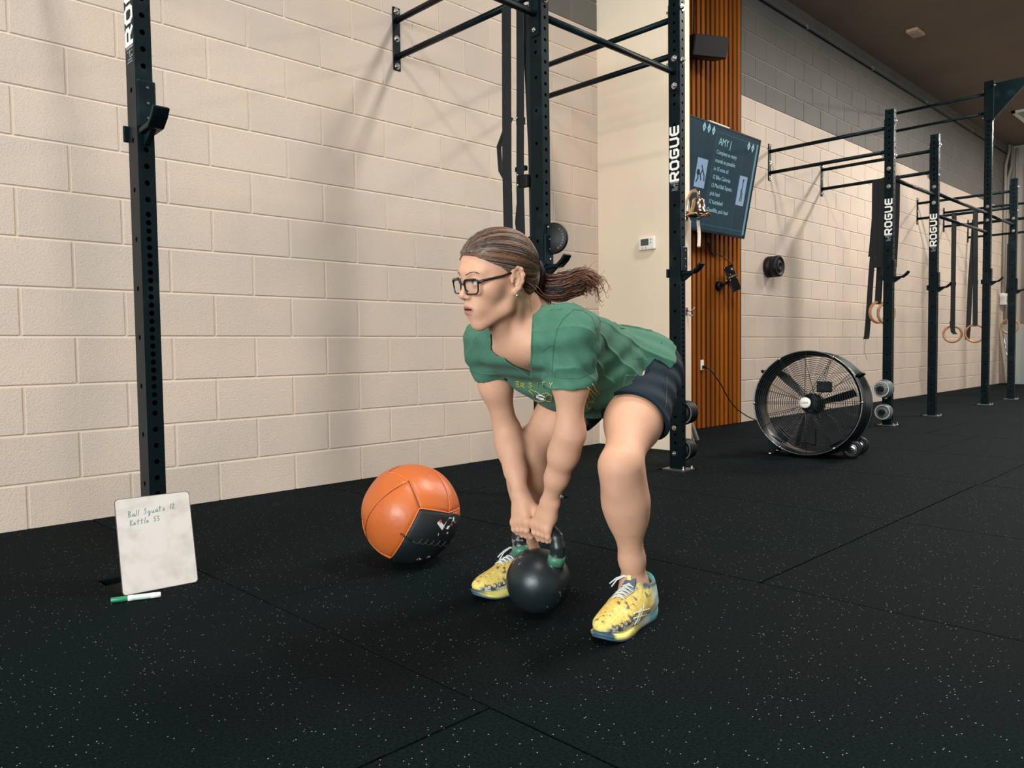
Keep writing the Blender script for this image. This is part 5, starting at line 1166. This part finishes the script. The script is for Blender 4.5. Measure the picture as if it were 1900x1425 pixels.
# ------------------------------------------------------------------ shirt print, seams
from mathutils.bvhtree import BVHTree
def bvh(o): return BVHTree.FromPolygons([tuple(v.co) for v in o.data.vertices], [tuple(p.vertices) for p in o.data.polygons])
sb_ = bvh(so)
def shoot(x, y, tree):
    d = (fwd+rt2*((x-950)/FPX)-up2*((y-712.5)/FPX)).normalized(); loc, n, i, ds = tree.ray_cast(CP, d)
    if loc is None: return None, None
    if n.dot(d) > 0: n = -n
    return loc, n
M_gold = mat('gold_print', lin(206, 170, 58), .6); M_pw = mat('white_shirt_print', lin(214, 212, 204), .6)
def sprint(pts, w, m, nm='shirt_print', lift=.0022):
    P_ = []
    for x, y in pts:
        l, n = shoot(x, y, sb_)
        if l is not None: P_.append(l+n*lift)
    if len(P_) > 1: return MB().tube(P_, w, 5, flat=.7).build(nm, m, so)
def dense(pts, k=4):
    o = []
    for (a, b), (c, d) in zip(pts, pts[1:]): o += [(a+(c-a)*i/k, b+(d-b)*i/k) for i in range(k)]
    return o+[pts[-1]]
LET = {'E': [[(1,1),(0,1),(0,0),(1,0)],[(0,.5),(.8,.5)]], 'R': [[(0,0),(0,1),(1,.9),(1,.6),(0,.5),(1,0)]], 'S': [[(1,.9),(.2,1),(0,.7),(1,.35),(.8,0),(0,.1)]], 'I': [[(.5,0),(.5,1)]], 'T': [[(0,1),(1,1)],[(.5,1),(.5,0)]], 'Y': [[(0,1),(.5,.5),(1,1)],[(.5,.5),(.5,0)]]}
for ch, x, y, tl in (('E',962,712,14),('R',971,714.5,12),('S',985,714,6),('I',998,713.5,2),('T',1009,713.5,-4),('Y',1023,715,-10)):
    q = math.radians(tl)
    for ln in LET[ch]: sprint(dense([(x+(a-.5)*6.5*math.cos(q)-(.5-b)*9*math.sin(-q), y+(a-.5)*6.5*math.sin(q)+(.5-b)*9*math.cos(q)) for a, b in ln], 3), .0011, M_gold)
for ln in ([(982,724),(990,731),(992,741),(1002,744),(1012,742),(1022,744)], [(984,722),(998,727),(1004,731),(1016,728),(1024,733),(1023,744)], [(1013,742),(1014,734),(1020,731)]): sprint(dense(ln), .0008, M_gold)
for ln in ([(996,733),(1002,737),(1010,739)], [(996,735.5),(1003,740),(1011,740.5)], [(999,731.5),(1006,733),(1012,736)]): sprint(dense(ln), .0017, M_pw)
for ln in ([(1098,712),(1104,722),(1112,730)], [(1090,718),(1100,727),(1108,732)], [(1092,726),(1102,740),(1098,744)], [(1093,748),(1083,739),(1092,734),(1088,728)], [(1089,735),(1094,744),(1102,746)], [(1088,748),(1090,756),(1096,756)]): sprint(dense(ln), .0010, M_gold)
sbs = bvh(sh); M_emb = mat('embossed_navy', lin(30, 56, 68), .6)
for ln in ([(1153,758),(1170,755),(1190,757)], [(1160,768),(1180,765)], [(1176,757),(1190,768),(1199,776)], [(1182,762),(1205,760)], [(1237,700),(1236,745),(1229,782)]):
    P_ = [p+n*.0006 for p, n in (shoot(x, y, sbs) for x, y in dense(ln, 4)) if p is not None]
    if len(P_) > 1: MB().tube(P_, .0006, 4).build('stitching', M_emb, sh)
# stitched seams
M_seam = mat('seam_green', lin(44, 92, 66), .9)
for ln in ([(923,602),(935,622),(950,645),(966,664),(981,678)], [(989,598),(988,630),(987,660),(985,676)], [(1064,575),(1045,592),(1034,612),(1028,640),(1026,668),(1025,690)], [(1064,575),(1082,577),(1098,588),(1107,612)], [(1027,699),(1050,703),(1075,702),(1094,694),(1107,683)], [(893,689),(906,690),(920,688)]):
    sprint(dense(ln, 5), .0006, M_seam, 'stitching', .0008)
# ------------------------------------------------------------------ shoes
def shoe(heel, toe, roll, label, nm, left):
    H0, T0 = V(heel), V(toe); fx = (T0-H0); Ls = fx.length; fx.normalize(); fy = V((0,0,1)).cross(fx).normalized(); fz = fx.cross(fy)
    if not left: pass
    R = np.array([tuple(fx), tuple(fy), tuple(fz)], np.float32).T; O = H0; k = Ls/.262
    W_ = lambda x, y, z: tuple(O+(fx*x+fy*y+fz*z)*k)
    C = lambda a, b, ra, rb: cone(W_(*a), W_(*b), ra*k, rb*k); E_ = lambda c, r: ell(W_(*c), [q*k for q in r], R)
    sd = 1 if left else -1
    foot = [(1, E_((.185,0,.040), (.078,.042,.030)), 0), (1, E_((.12,0,.048), (.085,.036,.036)), .03), (1, C((.035,0,.045), (.040,0,.078), .033, .030), .03), (1, C((.07,0,.058), (.15,0,.045), .034, .032), .03), (1, E_((.105,0,.066), (.052,.032,.030)), .03), (1, C((.040,0,.055), (.050,0,.128), .0385, .0355), .02), (1, C((.085,0,.080), (.070,0,.118), .027, .026), .02)]
    up_ = field(foot); topc = field([(-1, C((.052,0,.10), (.060,0,.20), .030, .034), .004)]+[]) if False else None
    hole = C((.052,0,.100), (.056,0,.2), .0300, .036)
    col_ = plane(W_(.05,0,.118), tuple(fz*.9-fx*-.35))
    ank = LA if nm == 'near' else RA
    legf = gLL if nm == 'near' else gLR
    def uf(P):
        d = up_(P); d = np.maximum(d, -hole(P)); 
        q = (P-A_(*O))@R/k
        d = np.maximum(d, (q[:, 2]-(.104+.034*smooth(-q[:, 0], -.030, .005)+.010*smooth(q[:, 0], .06, .09)))*k)
        d = np.maximum(d, (.016-q[:, 2])*k); d = np.maximum(d, -(legf(P)-.0015))
        return d-.0006*noise(P, 230, 3)
    uf.lo, uf.hi = up_.lo, up_.hi
    v, q = polygonize(uf, .0018 if 'QUICK' not in globals() else .0024)
    M_up = vmat('shoe_mesh_'+nm, .6, .35, bump=(900, .35, .0008))
    so_ = smesh('shoe', v, q, M_up, wm); so_['label'] = label
    P = v.astype(np.float32); Q = (P-A_(*O))@R/k
    global col
    col = np.tile(RGB(226, 200, 106), (len(P), 1)); n_ = noise(Q, 150, 41); n2 = noise(Q, 420, 43); n3 = noise(Q, 60, 44)
    tint(smooth(n3, .2, .7)*.5, RGB(232, 178, 70)); tint(smooth(n2, .42, .62)*smooth(n_, -.3, .3)*.85, RGB(70, 72, 84)); tint(smooth(noise(Q, 700, 48), .35, .6)*.35, RGB(120, 104, 70)); tint(smooth(noise(Q, 300, 46), .5, .8)*.55, RGB(232, 222, 190))
    sidey = Q[:, 1]*(1 if left else 1); tint(smooth(Q[:, 0], .075, .045)*.95, RGB(170, 196, 190)); tint(smooth(Q[:, 0], .03, .0)*.9, RGB(96, 170, 164)); 
    bn = smooth(.010-np.abs(Q[:, 2]-(.034+.05*(.20-Q[:, 0])*.3)), 0, .004)*smooth(Q[:, 0], .12, .15)*smooth(np.abs(Q[:, 1]), .015, .028)
    tint(bn*.8, RGB(196, 200, 196)); tint(bn*smooth(noise(Q, 260, 51), .05, .5)*.95, RGB(56, 70, 86))
    tint(smooth(Q[:, 0], .240, .246)*smooth(.036-Q[:, 2], 0, .006), RGB(62, 88, 104)); tint(smooth(Q[:, 2], .092, .100)*smooth(Q[:, 0], .10, .08)*.9, RGB(78, 96, 108)); tint(smooth(Q[:, 2], .092, .100)*smooth(Q[:, 0], .03, .02), RGB(84, 164, 158))
    vcol(so_, col)
    # midsole and outsole from an outline
    out = [(-.006,0),(.0,.022),(.025,.034),(.07,.034),(.12,.036),(.17,.045),(.215,.043),(.25,.026),(.264,0),(.25,-.026),(.215,-.043),(.17,-.045),(.12,-.036),(.07,-.034),(.025,-.034),(.0,-.022)]
    N = 64; ring_ = []
    for i in range(N):
        t = i/N*len(out); a = int(t); f = t-a; p0, p1, p2, p3 = (V((*out[(a+j-1) % len(out)], 0)) for j in range(4)); ring_.append(.5*((2*p1)+(p2-p0)*f+(2*p0-5*p1+4*p2-p3)*f*f+(3*p1-p0-3*p2+p3)*f**3))
    def loft(levels, name, m):
        mb = MB(); vs = []
        for sc_, z in levels:
            for p in ring_:
                lift_ = .016*max((p.x-.19)/.07, 0)**2*.9+.006*max((.02-p.x)/.03, 0)
                vs.append(W_(.13+(p.x-.13)*sc_, p.y*sc_, (z(p.x) if callable(z) else z)+lift_))
        n = len(levels); fs = [(i*N+j, i*N+(j+1) % N, (i+1)*N+(j+1) % N, (i+1)*N+j) for i in range(n-1) for j in range(N)]+[tuple(range(N))[::-1], tuple(range((n-1)*N, n*N))]
        mb.add(vs, fs, True); return mb.build(name, m, so_)
    topz = lambda x: .026+.014*smooth(np.array([-x]), -.10, -.02)[0]-.007*smooth(np.array([x]), .14, .23)[0]
    M_mid = bpy.data.materials.get('midsole_foam')
    if not M_mid:
        M_mid = vmat('midsole_foam', .55, .3)
    mo = loft([(.93,.003),(1.0,.007),(1.02,.016),(1.0,lambda x: topz(x)-.004),(.965,topz)], 'midsole', M_mid)
    Pm = np.array([tuple(v_.co) for v_ in mo.data.vertices], np.float32); Qm = (Pm-A_(*O))@R/k; col = np.tile(RGB(232, 216, 120), (len(Pm), 1))
    tint(smooth(Qm[:, 0], .13, .10), RGB(206, 210, 204)); tint(smooth(Qm[:, 0], .075, .06), RGB(112, 182, 178)); tint(smooth(Qm[:, 0], .02, .01), RGB(206, 216, 210)); tint(smooth(Qm[:, 0], .238, .243)*smooth(-Qm[:, 1]*sd*-1, -.05, -.01), RGB(58, 84, 98)); vcol(mo, col)
    loft([(.92,.0),(.975,.001),(.975,.005),(.93,.006)], 'outsole', mat('outsole_slate', lin(58, 84, 98), .6) if 'outsole_slate' not in bpy.data.materials else bpy.data.materials['outsole_slate'])
    tb = bvh(so_)
    def srf(x, y, z=.2, lift=.002):
        l, n, i, d_ = tb.ray_cast(V(W_(x, y, z)), -fz)
        return (l+fz*lift) if l is not None else V(W_(x, y, .07))
    # tongue, laces, toe cap
    tg = MB().add([W_(x, y, z) for x, z in ((.150,.074),(.122,.098),(.102,.122),(.094,.142),(.088,.144),(.090,.118)) for y in (-.024+.010*(z > .11), .024-.010*(z > .11))], [(0,1,3,2),(2,3,5,4),(4,5,7,6),(6,7,9,8),(8,9,11,10)], True).build('tongue', mat('tongue_slate', lin(84, 100, 112), .7) if 'tongue_slate' not in bpy.data.materials else bpy.data.materials['tongue_slate'], so_)
    s_ = tg.modifiers.new('s', 'SOLIDIFY'); s_.thickness = .006; s2 = tg.modifiers.new('b', 'SUBSURF'); s2.levels = s2.render_levels = 2
    M_lc = bpy.data.materials.get('lace_white') or mat('lace_white', lin(214, 216, 212), .8)
    M_tag = bpy.data.materials.get('tongue_tag') or mat('tongue_tag', lin(176, 184, 188), .6)
    MB().obox(W_(.0965,0,.141), (fy, (fz-fx*.5), (fx+fz*.5)), (.010*k,.014*k,.002*k)).build('tongue_tag', M_tag, so_)
    MB().strokes([[(-.004,-.006),(.004,.008)],[(-.001,-.008),(.006,.004)],[(-.006,-.002),(-.001,.009)]], .002, V(W_(.0975,0,.1415))+(fx+fz*.5).normalized()*.002, fy, (fz-fx*.5).normalized(), (fx+fz*.5).normalized(), .0006).build('tongue_mark', M_black, so_)
    MB().add([srf(.168,-.012,lift=.0012), srf(.168,.012,lift=.0012), srf(.13,.017,lift=.003), srf(.13,-.017,lift=.003), W_(.112,.017,.107), W_(.112,-.017,.107)], [(0,1,2,3),(3,2,4,5)], True).build('throat_panel', bpy.data.materials.get('throat_teal') or mat('throat_teal', lin(128, 170, 176), .7, var=(300, lin(70, 92, 104), .45, .55)), so_)
    for i in range(6):
        x = .168-.0125*i; w_ = .017+.0012*i; zt = [.0,.0,.002,.004,.006,.008][i]
        a = srf(x, -w_); b = srf(x-.006, w_); m_ = (a+b)/2+fz*(.007+zt*.6)
        MB().tube([a, a.lerp(m_, .6)+fz*.003, m_, b.lerp(m_, .6)+fz*.003, b], .0021, 6).build('lace', M_lc, so_)
        if i < 5:
            c_ = srf(x-.0125, w_); MB().tube([a, (a+c_)/2+fz*(.009+zt*.6), c_], .0019, 6).build('lace', M_lc, so_)
    lk = V(W_(.106,0,.126)); MB().obox(lk, (fx, fy, fz), (.005,.006,.0065)).build('lace_lock', bpy.data.materials.get('lock_yellow') or mat('lock_yellow', lin(226, 216, 130), .4), so_, bevel=.002)
    e1 = lk+fx*.03+fy*.03*(1 if nm == 'near' else -1)*-1
    dl = V((-.4,.75,0)) if nm == 'near' else V((-.9,.25,0))
    for j in range(2):
        MB().tube([lk, lk+dl*.018+V((0,0,.004-.002*j)), lk+dl*.040+V((0,0,-.004-.005*j)), lk+dl*(.062-.006*j)+V((0,0,-.020-.008*j))], .0019, 6).build('lace_end', M_lc, so_)
    M_pm = bpy.data.materials.get('pattern_slate') or mat('pattern_slate', lin(52, 66, 84), .6)
    for sy in (-1, 1):
        for i in range(6):
            xc, zc = .232-.0155*i, .040+.0016*i; P_ = []
            for j in range(9):
                q_ = j/9*6.283*(.72 if i % 2 else 1)+i; x_, z_ = xc+.0058*math.cos(q_), zc+.0068*math.sin(q_)
                l, n, ii, dd = tb.ray_cast(V(W_(x_, sy*.2, z_)), -fy*sy)
                if l is not None: P_.append(l+fy*sy*.0008)
            if len(P_) > 4: MB().tube(P_, .0012, 4, flat=.6).build('pattern_mark', M_pm, so_)
    # side stripes
    M_str = bpy.data.materials.get('stripe_pale') or mat('stripe_pale', lin(208, 214, 208), .5)
    def side(x, z, sy):
        l, n, i, d_ = tb.ray_cast(V(W_(x, sy*.2, z)), -fy*sy)
        return (l+fy*sy*.0012) if l is not None else None
    for sy in (-1, 1):
        for ln in ([(.165,.030),(.13,.062)], [(.150,.030),(.115,.066)], [(.17,.048),(.13,.042),(.09,.034)], [(.165,.058),(.12,.054),(.08,.046)]):
            P_ = [side(x+(x2-x)*i/5, z+(z2-z)*i/5, sy) for (x, z), (x2, z2) in zip(ln, ln[1:]) for i in range(6)]; P_ = [p for p in P_ if p is not None]
            if len(P_) > 2: MB().tube(P_, .0017, 5, flat=.6).build('side_stripe', M_str, so_)
    return so_
shoe((.903,-2.462,.0), (.640,-2.500,.0), 0, 'yellow and teal patterned running shoe on the foot nearest the camera', 'near', True)
shoe((.915,-2.050,.0), (.655,-2.030,.0), 0, 'yellow patterned running shoe half hidden behind the kettlebell', 'far', False)
# ------------------------------------------------------------------ kettlebell
kb = thing('kettlebell', 'worn black kettlebell with green handle bands gripped by the woman', 'kettlebell', (.712, -2.232, 0))
M_kb = mat('chipped_black_enamel', (.0075,.016,.019,1), .38, spec=.5, bump=(60, .20, .002), coat=.0)
nt = M_kb.node_tree; b = nt.nodes['Principled BSDF']; tc = nt.nodes.new('ShaderNodeTexCoord'); n1 = nt.nodes.new('ShaderNodeTexNoise'); n1.inputs['Scale'].default_value = 70; n1.inputs['Detail'].default_value = 6
n2 = nt.nodes.new('ShaderNodeTexNoise'); n2.inputs['Scale'].default_value = 9; mu = nt.nodes.new('ShaderNodeMath'); mu.operation = 'MULTIPLY'; mr = nt.nodes.new('ShaderNodeMapRange'); mr.inputs[1].default_value = .352; mr.inputs[2].default_value = .372; mx = nt.nodes.new('ShaderNodeMix'); mx.data_type = 'RGBA'
for n_ in (n1, n2): nt.links.new(tc.outputs['Object'], n_.inputs['Vector'])
nt.links.new(n1.outputs[0], mu.inputs[0]); nt.links.new(n2.outputs[0], mu.inputs[1]); nt.links.new(mu.outputs[0], mr.inputs[0]); nt.links.new(mr.outputs[0], mx.inputs[0]); mx.inputs[6].default_value = (.0075,.014,.016,1); mx.inputs[7].default_value = lin(126, 112, 102); nt.links.new(mx.outputs[2], b.inputs['Base Color'])
kc = A_(*KB); kbf = [(1, ell(tuple(KB), (.0885,.0885,.0865)), 0)]
corner = [(-.056,-.040),(-.069,-.010),(-.0735,.012),(-.068,.030),(-.050,.0405),(-.025,.0412),(0,.0412),(.025,.0412),(.050,.0405),(.068,.030),(.0735,.012),(.069,-.010),(.056,-.040)]
HRr = [.0195,.0188,.0178,.0165,.0150,.0143,.0142,.0143,.0150,.0165,.0178,.0188,.0195]
hp_ = [(HXc, -2.232+y, .1765+z*1.35) for y, z in corner]; zt_ = hp_[6][2]; hp_ = [(x, y, z+(HZ-zt_)) for x, y, z in hp_]
for i, (a, b_) in enumerate(zip(hp_, hp_[1:])): kbf.append((1, cone(a, b_, HRr[i], HRr[i+1]), .010 if i in (0, 11) else .012))
kf = field(kbf)
def kb_f(P): return np.maximum(kf(P), .0-P[:, 2]+.0012)
kb_f.lo, kb_f.hi = kf.lo, kf.hi
v, q = polygonize(kb_f, .0022)
ko = smesh('kettlebell_casting', v, q, M_kb, kb)
M_band = mat('green_band', lin(58, 112, 86), .45, var=(80, lin(80, 128, 104), .4, .7))
for s in (-1, 1):
    a = V(hp_[0] if s < 0 else hp_[-1]); b_ = V(hp_[1] if s < 0 else hp_[-2])
    MB().cyl(a.lerp(b_, .62), b_+(V(hp_[2] if s < 0 else hp_[-3])-b_)*.30, .0238, .0226, 24).build('colour_band', M_band, kb)
